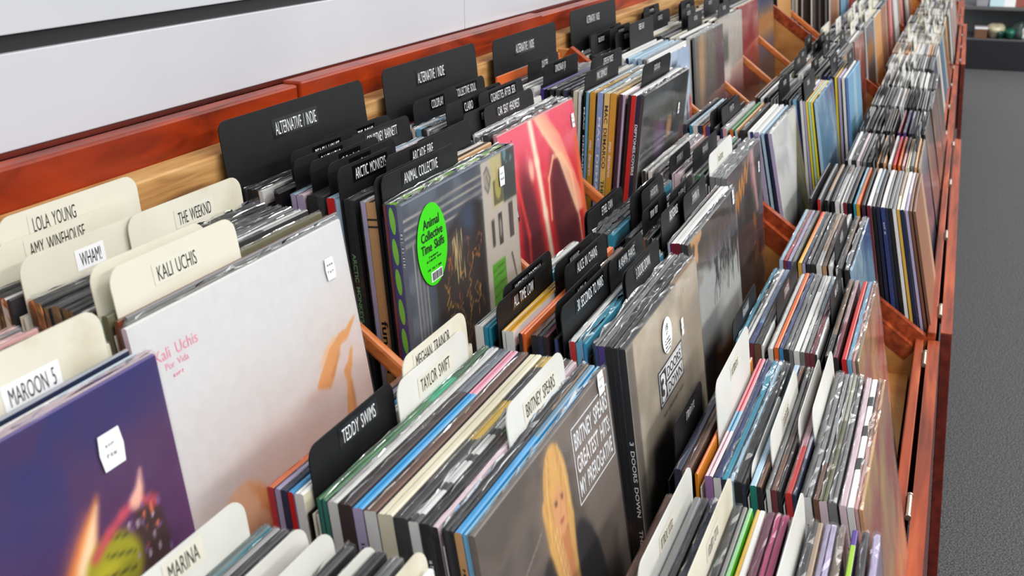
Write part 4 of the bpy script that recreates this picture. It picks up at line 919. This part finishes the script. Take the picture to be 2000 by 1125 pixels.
def disc(name, x, u, v, a, b_, mat, parent, n=48):
    P = [(x, u*W+a*math.cos(2*math.pi*i/n), 0.315*(1-v)+b_*math.sin(2*math.pi*i/n)) for i in range(n)]
    return mesh_obj(name, P, [tuple(range(n))], mat, parent)
def rectface(name, x, u0, u1, v0, v1, mat, parent): return mesh_obj(name, [(x,u0*W,0.315*(1-v1)),(x,u1*W,0.315*(1-v1)),(x,u1*W,0.315*(1-v0)),(x,u0*W,0.315*(1-v0))], [(0,1,2,3)], mat, parent)
def frame_lines(x, u0, u1, v0, v1, w_):
    b_ = MB(); y0, y1, z0, z1 = u0*W, u1*W, 0.315*(1-v1), 0.315*(1-v0)
    for a, c, d, e in ((y0,y1,z1-w_,z1),(y0,y1,z0,z0+w_),(y0,y0+w_,z0,z1),(y1-w_,y1,z0,z1)):
        k = len(b_.v); b_.v += [(x,a,d),(x,c,d),(x,c,e),(x,a,e)]; b_.f.append((k,k+1,k+2,k+3))
    return b_.v, b_.f
def cover_text(body, x, u, v, hgt, wid, mat, parent, slant=0.0, name='cover_lettering', bold=False):
    co, f = text_mesh(body, hgt, wid, bold); return letters(name, on_cover(co, x, u*W, 0.315*(1-v), slant), f, M[mat], parent)
def dress(cover, o, t):
    x = t+0.0004
    if cover == 'fire': price(o, x+0.0016, 0.808, 0.142, 0.0115, 0.026)
    elif cover == 'white':
        price(o, x+0.0016, 0.885, 0.13, 0.0085, 0.022)
        cover_text('Kali Uchis', x, 0.15, 0.105, 0.010, 0.052, 'ink_pink', o); cover_text('Por Vida', x, 0.14, 0.14, 0.006, 0.028, 'ink_pink', o)
        r = random.Random(3); co, f = scribble(r, 0.003, 0.012); letters('cover_lettering', on_cover(co, x, 0.135*W, 0.315*(1-0.17)), f, M['ink_pink'], o)
    elif cover == 'collage':
        price(o, x+0.0016, 0.845, 0.098, 0.0085, 0.024)
        s = disc('promo_sticker', x+0.0016, 0.188, 0.188, 0.037, 0.047, M['green'], o); s['label'] = 'bright green oval sticker with black lettering'
        for k, ln in enumerate(('Animal', 'Collective', 'Time Skiffs')): cover_text(ln, x+0.002, 0.188, 0.105+0.043*k, 0.0105, (0.040, 0.053, 0.057)[k], 'ink_k', s, name='sticker_lettering', bold=True)
        r = random.Random(5)
        for k, (wd, v) in enumerate(((0.024, 0.227), (0.036, 0.240), (0.034, 0.272))): co, f = scribble(r, 0.0026, wd); letters('sticker_lettering', on_cover(co, x+0.002, 0.188*W, 0.315*(1-v)), f, M['ink_k'], s)
        rectface('barcode_patch', x+0.0019, 0.155, 0.245, 0.285, 0.322, M['sticker'], s)
        bb = MB(); yy = 0.162*W
        while yy < 0.238*W:
            wd = r.choice((0.0004, 0.0007, 0.001)); n = len(bb.v); z0, z1 = 0.315*(1-0.318), 0.315*(1-0.289); bb.v += [(x+0.0021,yy,z0),(x+0.0021,yy+wd,z0),(x+0.0021,yy+wd,z1),(x+0.0021,yy,z1)]; bb.f.append((n,n+1,n+2,n+3)); yy += wd+r.choice((0.0004,0.0008))
        mesh_obj('barcode', bb.v, bb.f, M['ink_k'], s)
    elif cover == 'red':
        price(o, x+0.0016, 0.952, 0.105, 0.007, 0.022)
        q = rectface('hype_sticker', x+0.0016, 0.02, 0.10, 0.05, 0.40, M['card_b'], o); r = random.Random(9)
        for k in range(5): co, f = scribble(r, 0.004, 0.018); letters('sticker_lettering', on_cover(co, x+0.002, 0.06*W, 0.315*(1-0.10-0.04*k)), f, M['ink_w'], q)
        rectface('barcode_patch', x+0.0019, 0.03, 0.09, 0.31, 0.38, M['sticker'], q)
    elif cover == 'blonde':
        price(o, x+0.0016, 0.925, 0.02, 0.009, 0.022)
        v_, f_ = frame_lines(x, 0.645, 0.985, 0.045, 0.285, 0.0016); mesh_obj('text_frame', v_, f_, M['ink_w'], o)
        for k, ln in enumerate(('BRITNEY SPEARS', 'GREATEST HITS:', 'MY PREROGATIVE')): cover_text(ln, x, 0.815, 0.092+0.073*k, 0.0165, 0.096, 'ink_w', o, bold=True)
    elif cover == 'logo':
        price(o, x+0.0016, 0.69, 0.178, 0.0055, 0.021)
        q = rectface('logo_box', x, 0.325, 0.675, 0.222, 0.361, M['ink_dark'], o); v_, f_ = frame_lines(x+0.0002, 0.335, 0.665, 0.229, 0.354, 0.0018); mesh_obj('logo_outline', v_, f_, M['sticker'], q)
        cover_text('3', x+0.0003, 0.382, 0.292, 0.032, 0.019, 'sticker', q, name='logo_lettering', bold=True)
        for ln, v in (('DOORS', 0.262), ('DOWN', 0.323)):
            p = rectface('logo_plate', x+0.0002, 0.428, 0.652, v-0.026, v+0.026, M['sticker'], q); cover_text(ln, x+0.0004, 0.54, v, 0.0115, 0.063, 'ink_dark', p, name='logo_lettering', bold=True)
        cover_text('THE GREATEST HITS', x, 0.5, 0.40, 0.0048, 0.095, 'ink_dark', o)
        s = disc('promo_sticker', x+0.0016, 0.472, 0.130, 0.021, 0.021, M['sticker'], o); cover_text('18', x+0.002, 0.47, 0.098, 0.008, 0.009, 'ink_k', s, name='sticker_lettering'); cover_text('HITS', x+0.002, 0.47, 0.121, 0.004, 0.009, 'ink_k', s, name='sticker_lettering'); r = random.Random(4)
        for k in range(4): co, f = scribble(r, 0.0022, 0.022); letters('sticker_lettering', on_cover(co, x+0.002, 0.472*W, 0.315*(1-0.143-0.013*k)), f, M['ink_k'], s)
    elif cover == 'tree': price(o, x+0.0016, 0.93, 0.03, 0.0065, 0.022)
    elif cover == 'script': price(o, x+0.0016, 0.90, 0.14, 0.006, 0.02)
    elif cover == 'smoke': price(o, x+0.0016, 0.80, 0.2, 0.006, 0.02)
    elif cover == 'arch': price(o, x+0.0016, 0.86, 0.2, 0.007, 0.026)
    elif cover == 'lime': pass

def make_sleeve(rec, label, group):
    T = rec['T']; H = rec['H']; cov = rec['cover'] or rec['col']; cc = PAL.get(cov); rng = rec['rng']
    isart = cc is None; grid = GRID.get(cov, 0) if isart else 0
    if isart: sample = art(cov, np.array([[0.1,0.3,0.5,0.7,0.9]]), np.array([[0.02]*5]))[0].mean(0); cc = tuple(sample)
    n = 26 if rec['top'] in ('leaf', 'speck') else 12
    top = topcol(rec['top'], PAL[rec['col']], n, rng)
    if not rec['top'] and rng.random() < 0.3:
        c2 = PAL[rng.choice(('wh','gy','dg','br','lb','tn'))]; a = rng.randint(3, 9); top = top[:a]+[tuple(0.6*np.array(c2)+0.4*np.array(PAL[rec['col']]))]*(n-a)
    sp = PAL.get(rec['spine'] or rec['col'], (60,60,60))
    if rec['spine'] == 'leaf': sp = (60,50,120)
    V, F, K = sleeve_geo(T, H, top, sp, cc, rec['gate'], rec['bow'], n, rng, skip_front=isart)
    M4 = rec['M']
    if rec['stuff']:
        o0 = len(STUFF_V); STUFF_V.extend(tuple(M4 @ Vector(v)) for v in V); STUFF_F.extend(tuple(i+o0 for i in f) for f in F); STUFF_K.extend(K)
        if isart:
            o0 = len(STUFF_V); t = T/2
            for j in range(5):
                a, b_ = W*j/5, W*(j+1)/5; o0 = len(STUFF_V); STUFF_V.extend(tuple(M4 @ Vector(v)) for v in ((t,a,0),(t,b_,0),(t,b_,H-0.001),(t,a,H-0.001))); STUFF_F.append((o0,o0+1,o0+2,o0+3)); STUFF_K.append(art(cov, np.array([[a/W+0.1]]), np.array([[0.3]]))[0,0])
        return None
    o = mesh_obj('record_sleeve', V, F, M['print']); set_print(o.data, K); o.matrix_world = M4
    tag(o, label, 'record', group)
    t = T/2
    if isart:
        g = grid or 12; U, Vv = np.meshgrid(np.linspace(0, 1, g+1), np.linspace(0, 1, g+1)); cols = lin(np.clip(art(cov, U, Vv), 0, 255)).reshape(-1, 3)
        bowx = rec['bow']*np.sin(np.pi*U)
        P = np.stack([np.full(U.size, t)+bowx.ravel(), U.ravel()*W, (1-Vv.ravel())*(H-0.0008)], 1)
        idx = np.arange((g+1)*(g+1)).reshape(g+1, g+1); Q = np.stack([idx[1:, :-1], idx[1:, 1:], idx[:-1, 1:], idx[:-1, :-1]], -1).reshape(-1, 4)
        f = mesh_obj('cover_picture', P.tolist(), [tuple(q) for q in Q.tolist()], M['print'], o); set_print(f.data, None, cols[Q.ravel()])
        dress(cov, o, t)
    if rec['name'] in SPINE_TEXT:
        body, mt, wd, hg, dz = SPINE_TEXT[rec['name']]; co, f = text_mesh(body, min(hg, T*0.72), wd, True); letters('spine_lettering', on_spine(co, -0.0004, 0, H-dz), f, M[mt], o)
    elif rec['spine'] and rec['k'] <= 5 and T >= 0.006 and rng.random() < 0.5:
        wd = rng.uniform(0.025, 0.06); co, f = scribble(rng, min(T*0.36, 0.0028), wd); lum = sum(sp)/3; letters('spine_lettering', on_spine(co, -0.0004, 0, H-0.03-wd/2), f, M['ink_w' if lum < 120 else 'ink_dark'], o)
    if rec['spine'] == 'leaf':
        for k in range(9):
            z = H-0.018-0.034*k; P = [(0.0034*math.cos(a), -0.0004, z+0.0145*math.sin(a)-0.004*math.cos(a)) for a in np.linspace(0, 2*math.pi, 16, endpoint=False)]; mesh_obj('leaf_print', P, [tuple(range(16))], ink('leaf_green', (122,190,50)) if k == 0 and 'leaf_green' not in M else M['leaf_green'], o)
    if rec['top'] == 'tnstripe':
        sb = MB()
        for dz in (0.018, 0.026): sb.box(-t-0.0003, t+0.0003, -0.0005, 0.0, H-dz-0.002, H-dz)
        for xx in (-t*0.35, t*0.2): sb.box(xx, xx+0.0014, 0.0, W, H-0.0003, H+0.0005)
        sb.build('dark_stripe', M['ink_dark'], o)
    if rec['wrap']:
        V, F = wrap_geo(T, H, rec['bow'], rec['wrap']-1, rng); mesh_obj('plastic_wrap', V, F, M['plastic_flat'] if grid else M['plastic'], o, smooth=False)
    return o

def card_outline(a, b_, H, top, w=W, r=0.012):
    """body with a raised tab from a to b_, rounded shoulders"""
    P = [(0,0), (w,0), (w,H)]
    def arc(cx, cy, a0, a1, rr, n=5): return [(cx+rr*math.cos(a0+(a1-a0)*i/n), cy+rr*math.sin(a0+(a1-a0)*i/n)) for i in range(n+1)]
    if b_ < w-0.004: P += [(b_, H)]
    P = [p for p in P]
    P += arc(b_-r, top-r, 0, math.pi/2, r) + arc(a+r, top-r, math.pi/2, math.pi, r)
    if a > 0.004: P += [(a, H)]
    P += [(0, H)]
    out = []
    for p in P:
        if not out or (abs(p[0]-out[-1][0])+abs(p[1]-out[-1][1])) > 1e-5: out.append(p)
    return out
def make_card(rec, label, group):
    a, b_ = rec['a'], rec['b']; big = rec['lab'] == 2; H = 0.300; top = 0.315+rec['rise']; y0 = 0.0
    if big: y0 = max(min(a, 0.02), -0.022) if rec['k'] < 4 else 0.0; a, b_ = 0.0, 0.312; ol = card_outline(0.0, 0.312, H, top, 0.312, 0.012)
    else:
        wd = min(max(b_-a, 0.118), 0.19); cpt = (a+b_)/2
        if cpt-wd/2 < -0.004: cpt = wd/2-0.004
        if cpt+wd/2 > 0.321: cpt = 0.321-wd/2
        a, b_ = cpt-wd/2, cpt+wd/2; sh = min(0, a)+max(0, b_-W); a -= sh; b_ -= sh; y0 = sh
        ol = card_outline(a, b_, H, top, W, 0.012 if rec['col'] == 'b' else 0.015)
    T = 0.0011; n = len(ol); V = [(-T/2, y, z) for y, z in ol]+[(T/2, y, z) for y, z in ol]
    F = [tuple(range(n-1, -1, -1)), tuple(range(n, 2*n))]+[(i, (i+1) % n, n+(i+1) % n, n+i) for i in range(n)]
    o = mesh_obj('divider_card', V, F, M['card_b'] if rec['col'] == 'b' else (M['card_n'] if rec['t'] != 'b' and rec['rng'].random() < 0.6 else M['card_w']))
    bm = bmesh.new(); bm.from_mesh(o.data); bmesh.ops.recalc_face_normals(bm, faces=bm.faces); bm.to_mesh(o.data); bm.free()
    o.matrix_world = rec['M'] @ Matrix.Translation((0, y0, 0)); tag(o, label, 'divider card', group)
    if rec['lab']:
        tx = rec['text']; nch = max(len(tx), 5) if tx != '~' else 8
        hg = 0.0125 if not big else 0.0155; wd = min(nch*0.0049, (b_-a)*0.82) if not big else 0.088
        cy = (a+b_)/2 + (rec['rng'].uniform(-0.008, 0.008) if not big else -0.01); z = top-0.0125 if not big else top-0.026
        if rec['col'] == 'w': z = top-0.0195; hg = 0.0128; wd = min(nch*0.0050, (b_-a)*0.8)
        if rec.get('tz'): z = top-rec['tz']
        cy += rec.get('ty', 0) or 0
        mk = M['label_b'] if rec['col'] == 'b' else (M['label_w'] if tx in ('WHAM!','MAROON 5') else M['label_c']); x = T/2+0.0003; m = 0.005
        lb = mesh_obj('label_strip', [(x,cy-wd/2-m,z-hg*0.72),(x,cy+wd/2+m,z-hg*0.72),(x,cy+wd/2+m,z+hg*0.72),(x,cy-wd/2-m,z+hg*0.72)], [(0,1,2,3)], mk, o)
        if tx == '~': co, f = scribble(rec['rng'], hg*0.8, wd)
        else: co, f = text_mesh(tx, hg, wd)
        letters('card_lettering', on_cover(co, x+0.0003, cy, z), f, M['ink_w'] if rec['col'] == 'b' else M['ink_k'], lb)
    return o

XLIM = {'b': (-0.700, -0.445), 'm': (-0.398, -0.275), 'f': (-0.200, -0.035)}
TW = dict(wh=4, gy=3, dg=4, bk=4)
def build_bins():
    recs = []; cards = []
    have = {(b_['t'], b_['k']) for b_ in BINS}
    for k in range(14, 24):
        for t, f in (('b', 'nv gy bk cr wh'), ('m', 'wh gy nv cr'), ('f', 'wh gy cr dg')): BINS.append(dict(t=t, k=k, lean=(6,11), fill=f, items=[]))
    for B in BINS:
        t, k = B['t'], B['k']; rng = random.Random('%s%d' % (t, k)); dx, dz = UNIT[min(k//5, 4)]
        its = []
        for it in B['items']:
            if it[0] == 's': its.append(dict(kind='s', X=it[1], T=it[2]/1000.0, col=it[3], cover=it[4], spine=it[5], wrap=it[6], dz=it[7], name=it[8], top=it[9], dy=it[10] if len(it) > 10 else 0.0))
            else: its.append(dict(kind='c', X=it[1], T=0.0030, a=it[2], b=it[3], col=it[4], text=it[5], rise=it[6], lab=it[7], name=it[8], tz=it[9] if len(it) > 9 else 0, ty=it[10] if len(it) > 10 else 0))
        for a, c in zip(its, its[1:]):           # slim sleeves that would not fit between their neighbours
            ov = (a['X']+a['T']/2+0.0008)-(c['X']-c['T']/2)
            if 0 < ov < 0.02 and a['kind'] == 's':
                cut = min(ov, max(0.0, a['T']-0.003)); a['T'] -= cut; a['X'] -= cut/2; ov -= cut
            if 0 < ov < 0.02 and c['kind'] == 's' and c['cover'] not in GRID:
                cut = min(ov, max(0.0, c['T']-0.003)); c['T'] -= cut; c['X'] += cut/2
        # keep order, push overlapping neighbours apart as little as possible (pool adjacent violators)
        S = [0.0]
        for a, c in zip(its, its[1:]): S.append(S[-1]+(a['T']+c['T'])/2+0.0009)
        blocks = []
        for i, s in zip(its, S):
            wt = 60.0 if (i['kind'] == 's' and i['cover'] in GRID) or i.get('lab') == 2 else (4.0 if i['name'] else 1.0)
            blocks.append([i['X']-s, wt, 1])
            while len(blocks) > 1 and blocks[-2][0] > blocks[-1][0]:
                q, wq, m = blocks.pop(); p, wp, n_ = blocks[-1]; blocks[-1] = [(p*wp+q*wq)/(wp+wq), wp+wq, n_+m]
        pos = []
        for p, wt, m in blocks: pos += [p]*m
        for i, p, s in zip(its, pos, S): i['X'] = max(p+s, -0.713) if t == 'b' else p+s
        # fill the gaps with further sleeves
        x0, x1 = XLIM[t]; fillc = B['fill'].split(); out = []; cur = x0 if t != 'b' or k else -0.66
        if its and k <= 5: x1 = its[-1]['X']
        if its and t == 'b' and 6 <= k <= 10 and its[-1].get('cover'): x1 = its[-1]['X']
        if its and t == 'm' and k >= 6: x1 = max(its[-1]['X'], -0.3)
        seq = its+[None]
        for it in seq:
            lim = (it['X']-it['T']/2) if it else x1
            dense = 1.0 if k > 1 or t == 'b' else 0.8
            while True:
                T = rng.choice((0.0032, 0.0036, 0.004, 0.0045, 0.006, 0.0075)); gap = rng.uniform(0.0012, 0.0042)
                if t == 'b': gap = rng.uniform(0.001, 0.003)
                if cur+gap+T > lim-0.0008 or (it and it['name'].startswith('navy blue sleeve standing')): break
                out.append(dict(kind='s', X=cur+gap+T/2, T=T, col=rng.choice(fillc), cover=None, spine=None, wrap=rng.choice((0,1,1,1,2)), dz=rng.uniform(-0.003, 0.0015), name='', top=None, fill=True)); cur += gap+T
            if it: out.append(it); cur = it['X']+it['T']/2
        if k >= 6 and out and out[-1]['kind'] == 's' and not out[-1]['cover']: out[-1]['cover'] = rng.choice(('greyposter','dusk','redart','skyblue','rustbrown','paleposter','palegrey','seablue')); out[-1]['front'] = True
        # extra cards in the far bins
        if k >= 5 and len(its) < 12:
            for q in range(6 if k < 9 else 5):
                i = rng.randrange(2, len(out)-1); X = out[i]['X']-out[i]['T']/2-0.0012; a = rng.choice((0.0, 0.08, 0.16))
                if k == 5 and t == 'f' or t == 'f' and q > 2: continue
                out.append(dict(kind='c', X=X, T=0.0012, a=a, b=a+0.15, col='b' if k < 9 else 'w', text='~', rise=rng.uniform(0.03, 0.046), lab=1, name=''))
            out.sort(key=lambda i: i['X'])
        xs = [i['X'] for i in out]; lo, hi = min(xs), max(xs); bowk = rng.uniform(-0.001, 0.001); ns = nc = 0
        for it in out:
            f = (it['X']-lo)/(hi-lo+1e-6); th = math.radians(B['lean'][0]+(B['lean'][1]-B['lean'][0])*f)
            key = it['kind'] == 's' and it['cover'] in GRID
            yaw = 0.0 if key else rng.uniform(-0.0035, 0.0035); dy = it.get('dy', 0.0) if not it.get('fill') else rng.uniform(-0.006, 0.006)
            H = 0.315+(it.get('dz') or 0.0)
            ux = dx if k >= 5 and t == 'f' else 0.0
            it['M'] = Matrix.Translation((it['X']+0.315*math.sin(th)+ux*0.5, Yk(k)+0.022+dy, BASE[t]+abs(math.sin(th))*it['T']/2+0.0003)) @ Matrix.Rotation(-th, 4, 'Y') @ Matrix.Rotation(yaw, 4, 'Z')
            it['t'] = t; it['k'] = k; it['rng'] = random.Random(rng.random()); it['H'] = H; it['bow'] = 0.0 if key else bowk+rng.uniform(-0.0003, 0.0003)
            it['gate'] = it['kind'] == 's' and it['T'] >= 0.0072 and not key
            if it['kind'] == 's': ns += 1; it['n'] = ns; recs.append(it)
            else: nc += 1; it['n'] = nc; cards.append(it)
    # which sleeves show largest: inside the frame, nearest first, open covers before packed ones
    vis = []
    for r in recs:
        c0 = r['M'] @ Vector((0, 0, r['H'])); c1 = r['M'] @ Vector((0, W, r['H'])); inside = False
        for s in (0.02, 0.25, 0.5, 0.75, 0.98):
            for q in (0.0, 0.45 if (r['cover'] or r['k'] > 8) else 0.0):
                p = c0.lerp(c1, s)-Vector((0, 0, EYE+q*W)); z = p.dot(_F)
                if z > 0.05:
                    px = 1000+2100*p.dot(_R)/z; py = 562.5-2100*p.dot(_U)/z
                    if 2 < px < 1998 and 2 < py < 1123: inside = True
        m = (c0+c1)/2-Vector((0, 0, EYE)); d = m.dot(_F)
        if not inside: r['drop'] = True; continue
        r['score'] = d*(0.5 if r['cover'] in GRID or r['name'] or r.get('front') else 1.0)*(0.75 if r['T'] > 0.007 else 1.0); vis.append(r)
    vis.sort(key=lambda r: r['score'])
    for i, r in enumerate(vis): r['stuff'] = i >= 298
    for r in vis:
        g = {'b': 'records on the back tier', 'm': 'records on the middle tier', 'f': 'records on the front tier'}[r['t']]
        lab = r['name'] or '%s sleeve, %s from the wall, %s' % (WORD[r['col']], nth(r['n']), BINPH[(r['t'], r['k'])])
        make_sleeve(r, lab, g)
    me_o = mesh_obj('distant_record_sleeves', STUFF_V, STUFF_F, M['print']); set_print(me_o.data, STUFF_K)
    tag(me_o, 'packed rows of distant record sleeves in the far bins of all three tiers', 'records'); me_o['kind'] = 'stuff'
    for r in cards:
        p = (r['M'] @ Vector((0, (r['a']+r['b'])/2, 0.35)))-Vector((0, 0, EYE)); z = p.dot(_F); px = 1000+2100*p.dot(_R)/max(z, .01); py = 562.5-2100*p.dot(_U)/max(z, .01)
        if z < 0.05 or py < -25 or px < -120 or py > 1160: continue
        lab = r['name'] or '%s tab card, %s card from the wall, %s' % ('black' if r['col'] == 'b' else 'cream', nth(r['n']), BINPH[(r['t'], r['k'])])
        make_card(r, lab, {'b': 'divider cards on the back tier', 'm': 'divider cards on the middle tier', 'f': 'divider cards on the front tier'}[r['t']])
    print('sleeves', len(vis), 'cards', len(cards))
build_bins()

# ------------------------------------------------------------------ shelving at the far end of the aisle
FY = 11.37
M['shelf_dark'] = plain('dark_shelf_base', (10,12,22), 0.6); M['shelf_grey'] = plain('grey_shelf_back', (104,108,112), 0.6); M['shelf_edge'] = plain('grey_shelf_edge', (86,86,88), 0.5)
t = tag(empty('display_shelving', (1.6, FY, 0)), 'low dark-based display shelving across the far end of the aisle', 'shelving')
def sp(name, x0, x1, y0, y1, z0, z1, mat):
    p = MB(); p.box(x0-1.6, x1-1.6, y0-FY, y1-FY, z0, z1); p.build(name, M[mat], t, 0.003)
sp('base', 0.02, 3.2, FY, FY+0.6, 0.0, 0.275, 'shelf_dark'); sp('lower_shelf', 0.02, 3.2, FY+0.02, FY+0.6, 0.275, 0.285, 'shelf_edge'); sp('back', 0.02, 3.2, FY+0.58, FY+0.6, 0.285, 1.1, 'shelf_grey'); sp('upper_shelf', 0.02, 3.2, FY+0.02, FY+0.58, 0.555, 0.585, 'shelf_edge')
FG = []
def goods(name, label, cat, x, z, w_, d, h, rgb, shape):
    m = plain(name+'_finish', rgb, 0.35); p = MB(); y = FY+0.06
    if shape == 'box':
        p.box(x-w_/2, x+w_/2, y, y+d, z, z+h); o = p.build(name, m, None, 0.004)
        lid = MB(); lid.box(x-w_/2-0.003, x+w_/2+0.003, y-0.003, y+d+0.003, z+h-0.012, z+h+0.002); l = lid.build('lid', M['sticker'], o)
    else:                                      # plush or bagged goods: lumpy mound
        bm = bmesh.new(); bmesh.ops.create_uvsphere(bm, u_segments=20, v_segments=12, radius=1.0); r = random.Random(name+str(x))
        ph = [r.uniform(0, 6.28) for _ in range(4)]
        for v in bm.verts:
            c = v.co; s = 1+0.14*math.sin(3*c.x+ph[0])+0.12*math.sin(4*c.z+ph[1])+0.1*math.sin(5*c.y+ph[2]); v.co = Vector((x+c.x*s*w_/2, y+d/2+c.y*s*d/2, z+max(0, (c.z*s+0.85)*h/1.85)))
        me = bpy.data.meshes.new(name); bm.to_mesh(me); bm.free(); me.materials.append(m)
        for pl in me.polygons: pl.use_smooth = True
        o = bpy.data.objects.new(name, me); C.objects.link(o)
    tag(o, label, cat, 'goods on the far shelving'); return o
goods('cardboard_box', 'brown box with pale lid at the left end of the far lower shelf', 'box', 0.245, 0.285, 0.11, 0.2, 0.10, (112,78,58), 'box')
for x, w_, h, rgb, nm in ((0.375, 0.13, 0.15, (206,196,166), 'cream'), (0.42, 0.10, 0.09, (34,78,66), 'dark green'), (0.50, 0.12, 0.10, (40,110,90), 'bottle green'), (0.565, 0.13, 0.16, (58,72,70), 'grey green'), (0.64, 0.12, 0.12, (222,224,210), 'off white'), (0.72, 0.13, 0.15, (40,60,56), 'darkest green'), (0.83, 0.15, 0.14, (196,198,184), 'pale grey')):
    goods('bagged_goods', '%s bagged goods lying on the far lower shelf' % nm, 'goods', x, 0.285, w_, 0.22, h, rgb, 'lump')
for x, w_, h, rgb, nm in ((0.22, 0.10, 0.09, (150,150,158), 'grey'), (0.35, 0.13, 0.12, (200,226,236), 'pale blue'), (0.46, 0.10, 0.12, (240,242,244), 'bright white'), (0.545, 0.08, 0.10, (150,84,70), 'brick red'), (0.64, 0.10, 0.11, (206,196,96), 'yellow'), (0.75, 0.12, 0.12, (190,196,186), 'pale green'), (0.86, 0.10, 0.10, (110,110,120), 'dark grey')):
    goods('packaged_item', '%s package on the far upper shelf' % nm, 'goods', x, 0.585, w_, 0.18, h, rgb, 'box')
